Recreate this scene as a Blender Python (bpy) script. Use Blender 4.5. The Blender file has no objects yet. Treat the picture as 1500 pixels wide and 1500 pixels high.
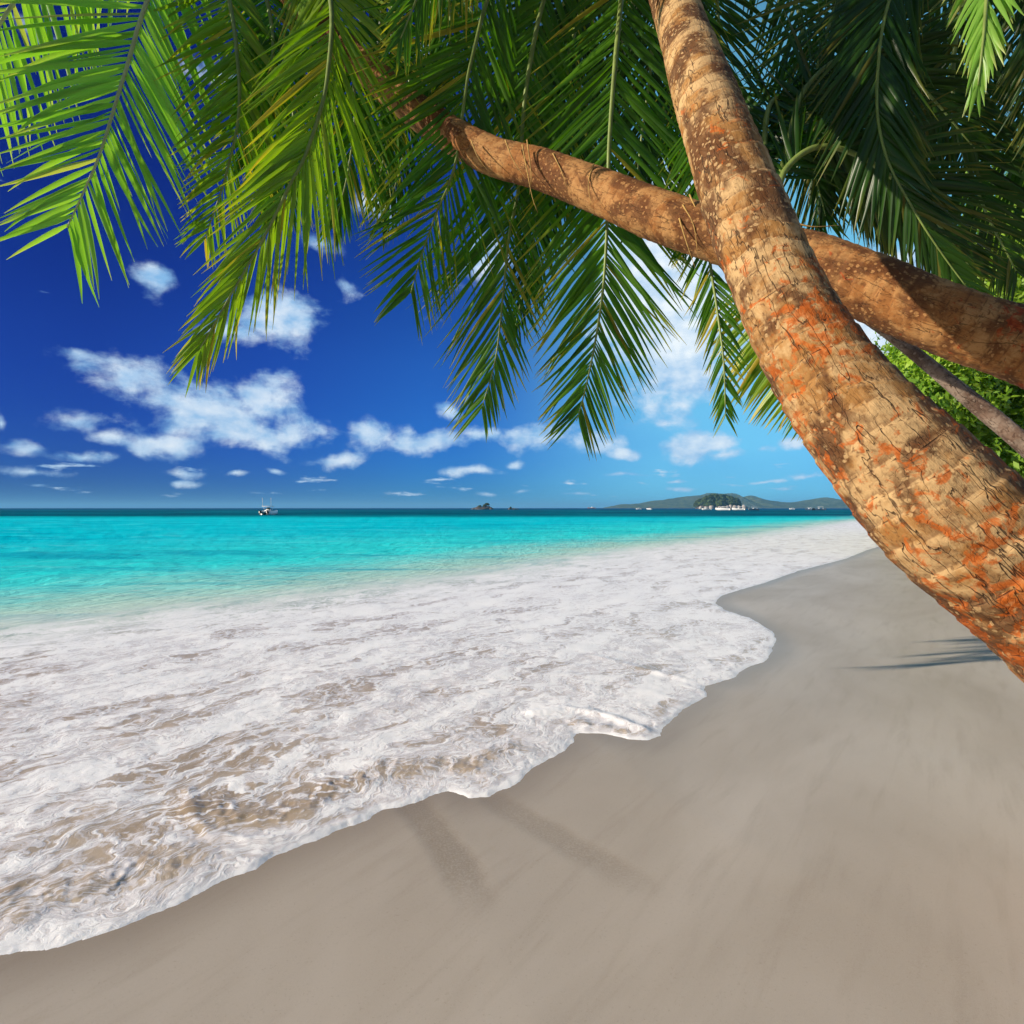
import bpy, math, random
import numpy as np
from mathutils import Vector

random.seed(7)
rng = np.random.default_rng(11)
S = bpy.context.scene
C = S.collection
R = math.radians

# ------------------------------------------------------------------ camera
F, CX, CY, CAMH = 850.0, 750.0, 750.0, 1.7
PITCH = 6.0 / F
cp, sp = math.cos(PITCH), math.sin(PITCH)
def P(px, py, Y):
    """point on the sight line through photo pixel (px,py) at depth Y metres"""
    a = (px - CX) / F; b = (CY - py) / F
    d = np.array([a, cp + b * sp, -sp + b * cp])
    d = d * (Y / d[1])
    return np.array([d[0], d[1], d[2] + CAMH])
def G(px, py, z=0.0):
    a = (px - CX) / F; b = (CY - py) / F
    d = np.array([a, cp + b * sp, -sp + b * cp])
    k = (z - CAMH) / d[2]
    return np.array([d[0] * k, d[1] * k])

cam = bpy.data.objects.new('camera', bpy.data.cameras.new('camera'))
C.objects.link(cam)
cam.location = (0, 0, CAMH)
cam.rotation_euler = (math.pi / 2 - PITCH, 0, 0)
cam.data.sensor_width = 36
cam.data.lens = 36 * F / 1500
cam.data.clip_start = 0.05
cam.data.clip_end = 40000
S.camera = cam

# ------------------------------------------------------------------ noise
def _h(ix, iy, iz, seed):
    with np.errstate(over='ignore'):
        n = (ix.astype(np.uint32) * np.uint32(374761393) + iy.astype(np.uint32) * np.uint32(668265263)
             + iz.astype(np.uint32) * np.uint32(2147483647) + np.uint32(seed * 974711 + 13))
        n = (n ^ (n >> np.uint32(13))) * np.uint32(1274126177)
        n = n ^ (n >> np.uint32(16))
    return (n & np.uint32(0xFFFF)).astype(np.float64) / 65535.0
def vnoise(x, y, z=None, seed=0):
    x = np.asarray(x, float); y = np.asarray(y, float)
    z = np.zeros_like(x) if z is None else np.asarray(z, float)
    xi = np.floor(x); yi = np.floor(y); zi = np.floor(z)
    fx = x - xi; fy = y - yi; fz = z - zi
    fx = fx * fx * fx * (fx * (fx * 6 - 15) + 10); fy = fy * fy * fy * (fy * (fy * 6 - 15) + 10); fz = fz * fz * (3 - 2 * fz)
    xi = xi.astype(np.int64); yi = yi.astype(np.int64); zi = zi.astype(np.int64)
    def c(a, b, d): return _h(xi + a, yi + b, zi + d, seed)
    r0 = (c(0,0,0)*(1-fx)+c(1,0,0)*fx)*(1-fy) + (c(0,1,0)*(1-fx)+c(1,1,0)*fx)*fy
    r1 = (c(0,0,1)*(1-fx)+c(1,0,1)*fx)*(1-fy) + (c(0,1,1)*(1-fx)+c(1,1,1)*fx)*fy
    return (r0 * (1 - fz) + r1 * fz) * 2 - 1
def fbm(x, y, z=None, oct=4, seed=0, gain=0.5):
    s = 0; a = 1; t = 0
    for o in range(oct):
        k = 2.03 ** o
        s = s + a * vnoise(np.asarray(x) * k + o * 17.3, np.asarray(y) * k - o * 9.1, None if z is None else np.asarray(z) * k + o * 4.7, seed + o)
        t += a; a *= gain
    return s / t
def sstep(a, b, x):
    t = np.clip((x - a) / (b - a), 0, 1); return t * t * (3 - 2 * t)

# ------------------------------------------------------------------ mesh helpers
def make_mesh(name, verts, quads=None, tris=None, mat=None, parent=None, smooth=True, attrs=None, mats=None, midx=None):
    verts = np.asarray(verts, np.float32)
    nq = 0 if quads is None else len(quads); nt = 0 if tris is None else len(tris)
    me = bpy.data.meshes.new(name)
    me.vertices.add(len(verts)); me.vertices.foreach_set('co', verts.ravel())
    idx = []
    if nq: idx.append(np.asarray(quads, np.int32).ravel())
    if nt: idx.append(np.asarray(tris, np.int32).ravel())
    idx = np.concatenate(idx)
    me.loops.add(len(idx)); me.loops.foreach_set('vertex_index', idx)
    me.polygons.add(nq + nt)
    st = np.concatenate([np.arange(nq) * 4, nq * 4 + np.arange(nt) * 3]).astype(np.int32)
    me.polygons.foreach_set('loop_start', st)
    if midx is not None: me.polygons.foreach_set('material_index', np.asarray(midx, np.int32))
    if attrs:
        for k, v in attrs.items():
            v = np.asarray(v, np.float32)
            if v.ndim == 1:
                a = me.attributes.new(k, 'FLOAT', 'POINT'); a.data.foreach_set('value', v)
            else:
                a = me.attributes.new(k, 'FLOAT_VECTOR', 'POINT'); a.data.foreach_set('vector', v.ravel())
    me.update(calc_edges=True); me.validate()
    if smooth: me.polygons.foreach_set('use_smooth', np.ones(nq + nt, bool))
    if mats:
        for m in mats: me.materials.append(m)
    elif mat: me.materials.append(mat)
    o = bpy.data.objects.new(name, me); C.objects.link(o)
    if parent: o.parent = parent
    return o

class MB:
    """collects shapes for ONE mesh object"""
    def __init__(s): s.v = []; s.q = []; s.t = []; s.n = 0
    def add(s, v, q=None, t=None):
        v = np.asarray(v, float)
        if q is not None and len(q): s.q.append(np.asarray(q) + s.n)
        if t is not None and len(t): s.t.append(np.asarray(t) + s.n)
        s.v.append(v); s.n += len(v)
    def box(s, x0, x1, y0, y1, z0, z1):
        v = [(x, y, z) for z in (z0, z1) for y in (y0, y1) for x in (x0, x1)]
        s.add(v, [(0,2,3,1),(4,5,7,6),(0,1,5,4),(2,6,7,3),(0,4,6,2),(1,3,7,5)])
    def tube(s, pts, rad, n=8):
        pts = np.asarray(pts, float); m = len(pts)
        rad = np.broadcast_to(np.asarray(rad, float), (m,))
        T = np.gradient(pts, axis=0); T /= np.linalg.norm(T, axis=1)[:, None] + 1e-9
        ref = np.array([0.31, 0.2, 0.93]) if abs(T[0][2]) < .9 else np.array([1., 0, .1])
        A = np.cross(T, ref); A /= np.linalg.norm(A, axis=1)[:, None] + 1e-9
        B = np.cross(T, A)
        th = np.linspace(0, 2 * np.pi, n, endpoint=False)
        v = (pts[:, None] + rad[:, None, None] * (A[:, None] * np.cos(th)[None, :, None] + B[:, None] * np.sin(th)[None, :, None])).reshape(-1, 3)
        i, j = np.meshgrid(np.arange(m - 1), np.arange(n), indexing='ij')
        a = i * n + j; b = i * n + (j + 1) % n
        q = np.stack([a, b, b + n, a + n], -1).reshape(-1, 4)
        k = len(v)
        v = np.vstack([v, pts[:1], pts[-1:]])
        t = [(k, (j + 1) % n, j) for j in range(n)] + [(k + 1, (m - 1) * n + j, (m - 1) * n + (j + 1) % n) for j in range(n)]
        s.add(v, q, t)
    def ball(s, c, r, nu=18, nv=10, amp=0.0, freq=2.0, seed=0, zmin=None):
        u = np.linspace(0, 2 * np.pi, nu, endpoint=False); w = np.linspace(-np.pi / 2, np.pi / 2, nv)
        U, W = np.meshgrid(u, w)
        d = np.stack([np.cos(W) * np.cos(U), np.cos(W) * np.sin(U), np.sin(W)], -1).reshape(-1, 3)
        k = 1 + amp * fbm(d[:, 0] * freq + seed, d[:, 1] * freq, d[:, 2] * freq, 3, seed)
        v = np.asarray(c) + d * np.asarray(r) * k[:, None]
        if zmin is not None: v[:, 2] = np.maximum(v[:, 2], zmin)
        i, j = np.meshgrid(np.arange(nv - 1), np.arange(nu), indexing='ij')
        a = i * nu + j; b = i * nu + (j + 1) % nu
        s.add(v, np.stack([a, b, b + nu, a + nu], -1).reshape(-1, 4))
    def loft(s, rings, cap=True):
        m = len(rings); n = len(rings[0]); v = np.concatenate([np.asarray(r, float) for r in rings])
        i, j = np.meshgrid(np.arange(m - 1), np.arange(n), indexing='ij')
        a = i * n + j; b = i * n + (j + 1) % n
        q = np.stack([a, b, b + n, a + n], -1).reshape(-1, 4)
        t = []
        if cap:
            for base in (0, (m - 1) * n):
                for k in range(1, n - 1): t.append((base, base + k, base + k + 1))
        s.add(v, q, t)
    def build(s, name, mat, parent=None, smooth=False, attrs=None):
        return make_mesh(name, np.concatenate(s.v), np.concatenate(s.q) if s.q else None, np.concatenate(s.t) if s.t else None, mat, parent, smooth, attrs)

def tag(o, label=None, cat=None, group=None, kind=None):
    if label: o['label'] = label
    if cat: o['category'] = cat
    if group: o['group'] = group
    if kind: o['kind'] = kind
    return o
def empty(name, loc, rz=0):
    o = bpy.data.objects.new(name, None); C.objects.link(o)
    o.location = tuple(float(c) for c in loc); o.rotation_euler = (0, 0, rz); o.empty_display_size = 0.2
    return o
def copy_tree(o, parent=None):
    c = o.copy(); C.objects.link(c)
    if parent: c.parent = parent
    for ch in list(o.children): copy_tree(ch, c)
    return c
def catmull(pts, n):
    p = np.asarray(pts, float); m = len(p)
    p = np.vstack([2 * p[0] - p[1], p, 2 * p[-1] - p[-2]])
    seg = np.linalg.norm(np.diff(p[1:-1, :3], axis=0), axis=1); cum = np.concatenate([[0], np.cumsum(seg)])
    u = np.linspace(0, cum[-1], n); k = np.clip(np.searchsorted(cum, u, 'right') - 1, 0, m - 2)
    t = ((u - cum[k]) / seg[k])[:, None]
    p0, p1, p2, p3 = p[k], p[k + 1], p[k + 2], p[k + 3]
    return 0.5 * (2 * p1 + (p2 - p0) * t + (2 * p0 - 5 * p1 + 4 * p2 - p3) * t ** 2 + (3 * p1 - p0 - 3 * p2 + p3) * t ** 3)

# ------------------------------------------------------------------ node helpers
class NT:
    def __init__(s, tree): s.t = tree; s.n = tree.nodes; s.l = tree.links
    def new(s, typ, **kw):
        n = s.n.new(typ)
        for k, v in kw.items(): setattr(n, k, v)
        return n
    def put(s, sock, v):
        if isinstance(v, bpy.types.NodeSocket): s.l.new(v, sock)
        elif v is not None: sock.default_value = v
    def math(s, op, a, b=None, c=None, clamp=False):
        n = s.new('ShaderNodeMath', operation=op, use_clamp=clamp)
        s.put(n.inputs[0], a); s.put(n.inputs[1], b); s.put(n.inputs[2], c)
        return n.outputs[0]
    def vmath(s, op, a, b=None):
        n = s.new('ShaderNodeVectorMath', operation=op)
        s.put(n.inputs[0], a); s.put(n.inputs[1], b)
        return n.outputs['Value'] if op in ('LENGTH', 'DOT_PRODUCT', 'DISTANCE') else n.outputs[0]
    def noise(s, vec, scale, detail=4, rough=0.55, dist=0.0, out='Fac'):
        n = s.new('ShaderNodeTexNoise'); s.put(n.inputs['Vector'], vec); s.put(n.inputs['Scale'], scale)
        n.inputs['Detail'].default_value = detail; n.inputs['Roughness'].default_value = rough; n.inputs['Distortion'].default_value = dist
        return n.outputs[out]
    def voro(s, vec, scale, feature='F1', out='Distance', rand=1.0):
        n = s.new('ShaderNodeTexVoronoi', feature=feature); s.put(n.inputs['Vector'], vec); s.put(n.inputs['Scale'], scale)
        n.inputs['Randomness'].default_value = rand
        return n.outputs[out]
    def attr(s, name, out='Fac'):
        n = s.new('ShaderNodeAttribute'); n.attribute_name = name; return n.outputs[out]
    def geo(s): return s.new('ShaderNodeNewGeometry').outputs['Position']
    def map(s, vec, scale=(1,1,1), rot=(0,0,0), loc=(0,0,0)):
        n = s.new('ShaderNodeMapping'); s.put(n.inputs['Vector'], vec)
        n.inputs['Scale'].default_value = scale; n.inputs['Rotation'].default_value = rot; n.inputs['Location'].default_value = loc
        return n.outputs[0]
    def ss(s, x, a, b, lo=0.0, hi=1.0):
        n = s.new('ShaderNodeMapRange', interpolation_type='SMOOTHSTEP')
        s.put(n.inputs['Value'], x); s.put(n.inputs['From Min'], a); s.put(n.inputs['From Max'], b)
        s.put(n.inputs['To Min'], lo); s.put(n.inputs['To Max'], hi)
        return n.outputs[0]
    def mix(s, f, a, b, mode='MIX'):
        n = s.new('ShaderNodeMix', data_type='RGBA', blend_type=mode)
        s.put(n.inputs[0], f); s.put(n.inputs[6], rgba(a)); s.put(n.inputs[7], rgba(b))
        return n.outputs[2]
    def sep(s, v):
        n = s.new('ShaderNodeSeparateXYZ'); s.put(n.inputs[0], v); return n.outputs
    def comb(s, x=0., y=0., z=0.):
        n = s.new('ShaderNodeCombineXYZ'); s.put(n.inputs[0], x); s.put(n.inputs[1], y); s.put(n.inputs[2], z); return n.outputs[0]
    def bump(s, h, strength=0.5, dist=0.02):
        n = s.new('ShaderNodeBump'); s.put(n.inputs['Height'], h); s.put(n.inputs['Strength'], strength); n.inputs['Distance'].default_value = dist
        return n.outputs[0]
def rgba(c):
    if isinstance(c, tuple) and len(c) == 3: return (c[0], c[1], c[2], 1)
    return c
def new_mat(name):
    m = bpy.data.materials.new(name); m.use_nodes = True
    k = NT(m.node_tree)
    return m, k, k.n['Principled BSDF'], k.n['Material Output']
def simple(name, col, rough=0.5, var=0.15, scale=6.0, metallic=0.0, spec=0.5):
    m, k, b, o = new_mat(name)
    n = k.noise(k.new('ShaderNodeTexCoord').outputs['Object'], scale, 4)
    f = k.ss(n, 0.3, 0.7)
    c2 = tuple(x * (1 - var) for x in col)
    k.put(b.inputs['Base Color'], k.mix(f, c2, col)); b.inputs['Roughness'].default_value = rough
    b.inputs['Metallic'].default_value = metallic; b.inputs['Specular IOR Level'].default_value = spec
    return m

# ================================================================== WORLD
SUN_AZ = R(-102)          # azimuth of the sun measured from +Y towards +X (left, a touch behind)
SUN_EL = R(23)
sun_dir = Vector((math.sin(SUN_AZ) * math.cos(SUN_EL), math.cos(SUN_AZ) * math.cos(SUN_EL), math.sin(SUN_EL)))
w = bpy.data.worlds.new('World'); S.world = w; w.use_nodes = True
w.cycles.sampling_method = 'NONE'
k = NT(w.node_tree)
for n in list(k.n): k.n.remove(n)
out = k.new('ShaderNodeOutputWorld'); bg = k.new('ShaderNodeBackground')
k.l.new(bg.outputs[0], out.inputs[0])
SKY_STR = 0.085
bg.inputs[1].default_value = SKY_STR
sky = k.new('ShaderNodeTexSky', sky_type='NISHITA')
sky.sun_disc = False; sky.sun_elevation = SUN_EL; sky.sun_rotation = SUN_AZ
sky.air_density = 1.0; sky.dust_density = 0.0; sky.ozone_density = 4.0; sky.altitude = 0
tc = k.new('ShaderNodeTexCoord').outputs['Generated']
dx = k.sep(tc)
az = k.math('ARCTAN2', dx[0], dx[1])
hyp = k.math('SQRT', k.math('ADD', k.math('MULTIPLY', dx[0], dx[0]), k.math('MULTIPLY', dx[1], dx[1])))
el = k.math('ARCTAN2', dx[2], hyp)
ae = k.comb(az, el, 0.0)
def ramp(x, x0, x1, stops):
    r = k.new('ShaderNodeValToRGB'); e = r.color_ramp.elements
    while len(e) < len(stops): e.new(0.5)
    for i_, (p_, c_) in enumerate(stops):
        e[i_].position = (p_ - x0) / (x1 - x0); e[i_].color = (*c_, 1)
    k.l.new(k.math('DIVIDE', k.math('SUBTRACT', x, x0), x1 - x0), r.inputs[0])
    return r.outputs[0]
# polarised sky: deep blue across the bay (90 degrees from the sun), plain sky elsewhere
fe = ramp(el, 0.0, 1.5, [(0.0, (.045, .34, 1.0)), (.10, (.06, .36, 1.0)), (.24, (.085, .37, 1.0)), (.42, (.06, .25, .85)), (.75, (.035, .12, .62)), (1.2, (.2, .35, .8))])
fa = ramp(az, -1.0, 0.4, [(-.9, (.22, .22, .46)), (-.62, (.28, .27, .53)), (-.40, (.50, .48, .74)), (-.15, (.95, .95, .97)), (.1, (1, 1, 1))])
front_m = k.ss(k.math('ABSOLUTE', az), 2.1, 1.4)
fcol = k.mix(1.0, k.mix(1.0, sky.outputs[0], fe, 'MULTIPLY'), fa, 'MULTIPLY')
# a thin high veil that pales the sky on the right
veil = k.math('MULTIPLY', k.ss(az, -0.12, 0.34), k.ss(k.noise(k.map(ae, (2.0, 4.0, 1), loc=(1.3, .4, 0)), 1.0, 4, 0.5), 0.2, 0.6, 0.42, 0.62))
veil = k.math('MULTIPLY', veil, k.ss(el, 0.95, 0.3, 0.35, 1.0))
fcol = k.mix(veil, fcol, (2.4, 7.6, 9.6))
skycol = k.mix(front_m, k.mix(1.0, sky.outputs[0], (0.5, 0.52, 0.55), 'MULTIPLY'), fcol)

# clouds: density field over azimuth/elevation
def P_ae(px, py):
    d = P(px, py, 1.0) - np.array([0, 0, CAMH])
    return math.atan2(d[0], d[1]), math.atan2(d[2], math.hypot(d[0], d[1]))
CL = [ # px, py, rx, ry, strength
 (402,466,76,40,1.15),(348,488,60,22,.85),(228,402,52,34,.75),(500,415,55,40,.35),(470,360,60,30,.3),
 (110,520,75,24,.5),(195,548,100,44,.85),(325,606,120,50,1.1),(378,588,72,44,1.1),(415,638,80,36,.85),(260,592,80,38,.95),
 (105,612,48,26,.75),(160,640,60,18,.65),(250,653,62,22,1.0),(130,668,50,13,.9),(40,660,65,16,.6),
 (472,635,34,28,.7),(535,636,42,25,.95),(490,672,66,14,.75),(0,630,18,20,.6),
 (60,692,110,12,.5),(265,690,70,10,.5),(345,695,24,8,.6),(405,692,16,6,.8),(270,704,40,8,.4),
 (650,605,26,20,.7),(640,648,72,22,.95),(705,638,40,18,.9),(692,689,54,9,.9),(752,682,20,8,.9),(600,632,28,14,.6),
 (785,640,60,26,1.05),(855,650,66,22,.9),(912,666,34,12,.9),
 (990,420,90,140,2.2),(988,505,56,50,1.2),(705,385,60,44,.8),(560,300,60,40,.6),(640,470,46,40,.3),
 (1022,655,66,22,1.2),(1065,667,56,12,.9),(1168,651,32,13,.9),(980,620,28,10,.7),(1120,660,34,10,.6),
 (1300,500,130,100,2.2),(910,697,64,5,.6),(760,720,24,6,.6),(836,722,46,5,.5),(935,709,40,5,.4),(1180,700,40,8,.5),(1000,712,60,6,.45),(720,723,26,5,.4),
 (1120,705,50,5,.4),(320,120,120,40,.4),(80,60,120,30,.35),(620,80,90,50,.5)]
grp = bpy.data.node_groups.new('CloudDensity', 'ShaderNodeTree')
grp.interface.new_socket('Vector', in_out='INPUT', socket_type='NodeSocketVector')
grp.interface.new_socket('Density', in_out='OUTPUT', socket_type='NodeSocketFloat')
g = NT(grp); gi = g.new('NodeGroupInput'); go = g.new('NodeGroupOutput')
v = gi.outputs[0]
warp = g.noise(v, 9.0, 3, 0.5, out='Color')
warp = g.vmath('SUBTRACT', warp, (0.5, 0.5, 0.5))
vw = g.vmath('ADD', v, g.vmath('MULTIPLY', warp, (0.06, 0.035, 0)))
M = None
for (px, py, rx, ry, st) in CL:
    a, e = P_ae(px, py); a2, _ = P_ae(px + rx, py); _, e2 = P_ae(px, py - ry)
    q = g.vmath('MULTIPLY', g.vmath('SUBTRACT', vw, (a, e, 0)), (1 / abs(a2 - a), 1 / abs(e2 - e), 0))
    q = g.math('MULTIPLY_ADD', g.vmath('LENGTH', q), -0.62 * st ** 0.3, 0.62 * st)
    M = q if M is None else g.math('SMOOTH_MAX', M, q, 0.12)
# generic scattered cumulus for the rest of the sky, and thin streaks low over the horizon
sx = g.sep(v)
far = g.noise(g.map(v, (3.2, 7.0, 1), loc=(4.1, 2.2, 0)), 1.0, 3, 0.5)
side = g.ss(g.math('ABSOLUTE', sx[0]), 0.95, 1.25)
far = g.math('MULTIPLY_ADD', g.math('MULTIPLY', g.math('SUBTRACT', far, 0.55), 3.0), side, g.math('MULTIPLY_ADD', side, 1.0, -1.0))
M = g.math('MAXIMUM', M, far)
low = g.noise(g.map(v, (13, 75, 1)), 1.0, 4, 0.55)
lowband = g.math('MULTIPLY', g.ss(sx[1], 0.004, 0.03), g.ss(sx[1], 0.11, 0.05))
low = g.math('MULTIPLY_ADD', g.math('SUBTRACT', low, 0.60), 3.2, g.math('MULTIPLY_ADD', lowband, 0.4, -0.4))
M = g.math('MAXIMUM', M, low)
el_scale = g.comb(sx[0], g.math('MULTIPLY', sx[1], 1.3), 0.0)
fb = g.noise(el_scale, 12.0, 9, 0.60, 0.15)
f = g.math('MULTIPLY_ADD', g.math('SUBTRACT', fb, 0.5), 1.75, 0.0)
g.l.new(g.math('ADD', M, f), go.inputs[0])

def dens(vec):
    n = k.new('ShaderNodeGroup'); n.node_tree = grp; k.l.new(vec, n.inputs[0]); return n.outputs[0]
D0 = dens(ae)
def puff(vec): return k.noise(k.map(vec, (1, 1.6, 1)), 12.0, 4, 0.55, 0.15)
DP = k.math('SUBTRACT', puff(ae), puff(k.vmath('ADD', ae, (-0.010, 0.012, 0))))
alpha = k.math('MULTIPLY', k.ss(D0, -0.02, 0.46), k.ss(el, 0.0, 0.02))
lit = k.math('ADD', k.math('MULTIPLY', DP, 2.3), 0.36)
lit = k.math('ADD', lit, k.math('MULTIPLY', k.math('SUBTRACT', D0, 0.35), 0.55), clamp=True)
ccol = k.mix(lit, (2.3, 4.6, 7.4), (8.2, 8.8, 9.2))
alpha = k.math('MULTIPLY', alpha, 0.94)
final = k.mix(alpha, skycol, ccol)
k.l.new(final, bg.inputs[0])

sl = bpy.data.lights.new('sun', 'SUN'); sl.energy = 5.0; sl.angle = R(0.5); sl.color = (1.0, 0.88, 0.71)
so = bpy.data.objects.new('sun', sl); C.objects.link(so); so.location = (-20, -3, 12)
so.rotation_euler = (-sun_dir).to_track_quat('-Z', 'Y').to_euler()

# ================================================================== SHORE DATA
front_px = [(-100,1404),(60,1388),(200,1348),(290,1306),(360,1273),(400,1252),(430,1240),(480,1218),(530,1200),(560,1185),(600,1175),(640,1162),
 (656,1158),(690,1167),(715,1165),(750,1147),(780,1125),(800,1112),(825,1100),(838,1087),(836,1073),(852,1071),(880,1075),(920,1083),(950,1086),
 (966,1078),(985,1055),(1010,1035),(1028,1020),(1027,1004),(1050,1000),(1070,995),(1090,980),(1115,968),(1130,955),(1136,938),(1130,925),(1110,912),
 (1085,901),(1062,893),(1045,883),(1056,873),(1090,862),(1130,850),(1170,836),(1210,826),(1240,818),(1270,806),(1290,800)]
outer_px = [(-400,945),(-150,928),(0,914),(100,905),(200,893),(300,883),(400,873),(500,862),(600,850),(700,838),(800,822),(900,806),(1000,795),(1100,784),(1180,772),(1230,765),(1280,759)]
front = [(-40.,-60.), (-14.,-14.), (-6.,-3.), (-3.4,1.2)] + [tuple(G(*p)) for p in front_px] + [(18.2,29.),(20.5,33.),(27.,41.),(50.,60.),(140.,110.),(400.,190.),(9000.,1200.)]
outer = [(-60.,-50.), (-30.,-8.)] + [tuple(G(*p)) for p in outer_px] + [(75.,125.),(160.,170.),(420.,260.),(9000.,1400.)]
front = np.array(front); outer = np.array(outer)
def dist_poly(x, y, pl):
    best = np.full(x.shape, 1e9)
    for (ax, ay), (bx, by) in zip(pl[:-1], pl[1:]):
        dx, dy = bx - ax, by - ay; L2 = dx * dx + dy * dy
        t = np.clip(((x - ax) * dx + (y - ay) * dy) / L2, 0, 1)
        best = np.minimum(best, np.hypot(x - ax - t * dx, y - ay - t * dy))
    return best
def inside(x, y, poly):
    c = np.zeros(x.shape, bool)
    for (ax, ay), (bx, by) in zip(poly, np.roll(poly, -1, axis=0)):
        if ay == by: continue
        c ^= ((ay > y) != (by > y)) & (x < (bx - ax) * (y - ay) / (by - ay) + ax)
    return c
far_corners = [(9000., 30000.), (-30000., 30000.), (-30000., -60.)]
water_poly = np.vstack([front, far_corners])
sea_poly = np.vstack([outer, far_corners, [(-30000., -50.)]])
def shore_sd(x, y):
    d = dist_poly(x, y, front); return np.where(inside(x, y, water_poly), d, -d)
def outer_sd(x, y):       # positive inside the foam wash (landward of the outer edge)
    d = dist_poly(x, y, outer); return np.where(inside(x, y, sea_poly), -d, d)
def sand_z(x, y, sd):
    land = np.clip(-sd, 0, 400)
    z = np.where(sd < 0, 0.022 * np.minimum(land, 12) + 0.05 * np.clip(land - 12, 0, 30), -0.05 * np.clip(sd, 0, 60))
    z = z + 0.012 * fbm(x * 0.5, y * 0.5, None, 3, 5) * sstep(0.1, 1.5, land)
    return z

# polar grid round the camera foot
def polar(theta, rr):
    T, Rr = np.meshgrid(theta, rr)
    x = (Rr * np.sin(T)).ravel(); y = (Rr * np.cos(T)).ravel()
    n = len(theta); m = len(rr)
    i, j = np.meshgrid(np.arange(m - 1), np.arange(n - 1), indexing='ij')
    a = (i * n + j).ravel()
    return x, y, np.stack([a, a + n, a + n + 1, a + 1], -1)
def radii(dep_step, far):
    dep = np.arange(R(52), 0.0011, -dep_step)     # depression angles
    r = CAMH / np.tan(dep)
    r = np.concatenate([r, np.geomspace(r[-1] * 1.35, far, 14)])
    return r
def prune(v, quads, keep):
    q = quads[keep]; used = np.unique(q); re = np.full(len(v), -1); re[used] = np.arange(len(used))
    return used, re[q]

# ------------------------------------------------------------------ sand
m_sand, k, b, o = new_mat('wet_sand')
pos = k.geo()
al = k.map(pos, (1, 1, 1), rot=(0, 0, R(-53)))
big = k.noise(k.map(al, (0.35, 0.8, 1)), 1.0, 5, 0.55, 0.6)
str_ = k.noise(k.map(al, (1.2, 9.0, 1)), 1.0, 6, 0.6, 0.4)
grain = k.noise(pos, 420.0, 2, 0.7)
speck = k.noise(pos, 90.0, 3, 0.7)
sd = k.attr('sd')
c = k.mix(k.ss(big, 0.25, 0.75), (0.365, 0.31, 0.25), (0.50, 0.445, 0.385))
c = k.mix(k.math('MULTIPLY', k.ss(str_, 0.48, 0.74), 0.36), c, (0.28, 0.225, 0.17))
c = k.mix(k.math('MULTIPLY', k.ss(grain, 0.42, 0.62), 0.42), c, (0.50, 0.44, 0.37))
c = k.mix(k.math('MULTIPLY', k.ss(speck, 0.58, 0.72), 0.30), c, (0.24, 0.19, 0.14))
# darker dragged bands near the water's edge
trk = k.attr('track')
c = k.mix(k.math('MULTIPLY', trk, k.ss(speck, 0.3, 0.6, 0.15, 0.6)), c, (0.235, 0.19, 0.14))
# damp rim beside the water
rim = k.ss(k.math('MULTIPLY_ADD', k.math('SUBTRACT', big, 0.5), 0.5, sd), -0.40, 0.0)
c = k.mix(k.math('MULTIPLY', rim, 0.55), c, (0.215, 0.168, 0.12))
k.put(b.inputs['Base Color'], c)
wet = k.ss(k.math('ADD', sd, k.math('MULTIPLY', big, 6.0)), -6.0, 2.5)
k.put(b.inputs['Roughness'], k.math('SUBTRACT', k.math('MULTIPLY_ADD', wet, -0.22, 0.70), k.math('MULTIPLY', k.ss(k.math('MULTIPLY_ADD', big, 0.8, sd), -0.1, 0.45), 0.12)))
b.inputs['Specular IOR Level'].default_value = 0.28
h = k.math('ADD', k.math('MULTIPLY', grain, 0.25), k.math('ADD', k.math('MULTIPLY', str_, 0.6), k.math('MULTIPLY', speck, 0.3)))
k.put(b.inputs['Normal'], k.bump(h, 0.22, 0.006))

theta = np.concatenate([np.linspace(-math.pi, -0.86, 60, endpoint=False), np.linspace(-0.86, 0.86, 430), np.linspace(0.86, math.pi, 61)[1:]])
rr = np.concatenate([[0.02, 0.3, 0.7, 1.0, 1.2], radii(0.0035, 14000.)])
x, y, q = polar(theta, rr)
sdv = shore_sd(x, y)
z = sand_z(x, y, sdv)
def band(x, y, pts, wd):
    pl = np.array([G(*p) for p in pts]); d = dist_poly(x, y, pl) + 0.035 * fbm(x * 5, y * 5, None, 4, 3)
    return sstep(wd, wd * 0.35, d)
trk = np.maximum(band(x, y, [(605,1178),(640,1225),(672,1275),(700,1330)], 0.12) * sstep(2.3, 2.75, y), 0.75 * band(x, y, [(725,1172),(800,1215),(880,1265),(940,1305)], 0.12) * sstep(2.4, 2.8, y))
z = z - 0.002 * trk
keep = sdv[q].min(axis=1) < 80
used, q2 = prune(x, q, keep)
tag(make_mesh('beach', np.c_[x, y, z][used], q2, None, m_sand, attrs={'sd': sdv[used], 'track': trk[used]}), 'smooth pale wet sand of the beach beside the foam', 'beach', kind='structure')

# ------------------------------------------------------------------ water (sea + wash)
m_wat, k, b, o = new_mat('sea_water')
pos = k.geo(); sp3 = k.sep(pos)
sd = k.attr('sd'); os_ = k.attr('outer'); rough_a = k.attr('churn')
SH = R(-53)
al = k.map(pos, (1, 1, 1), rot=(0, 0, SH))
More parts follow.
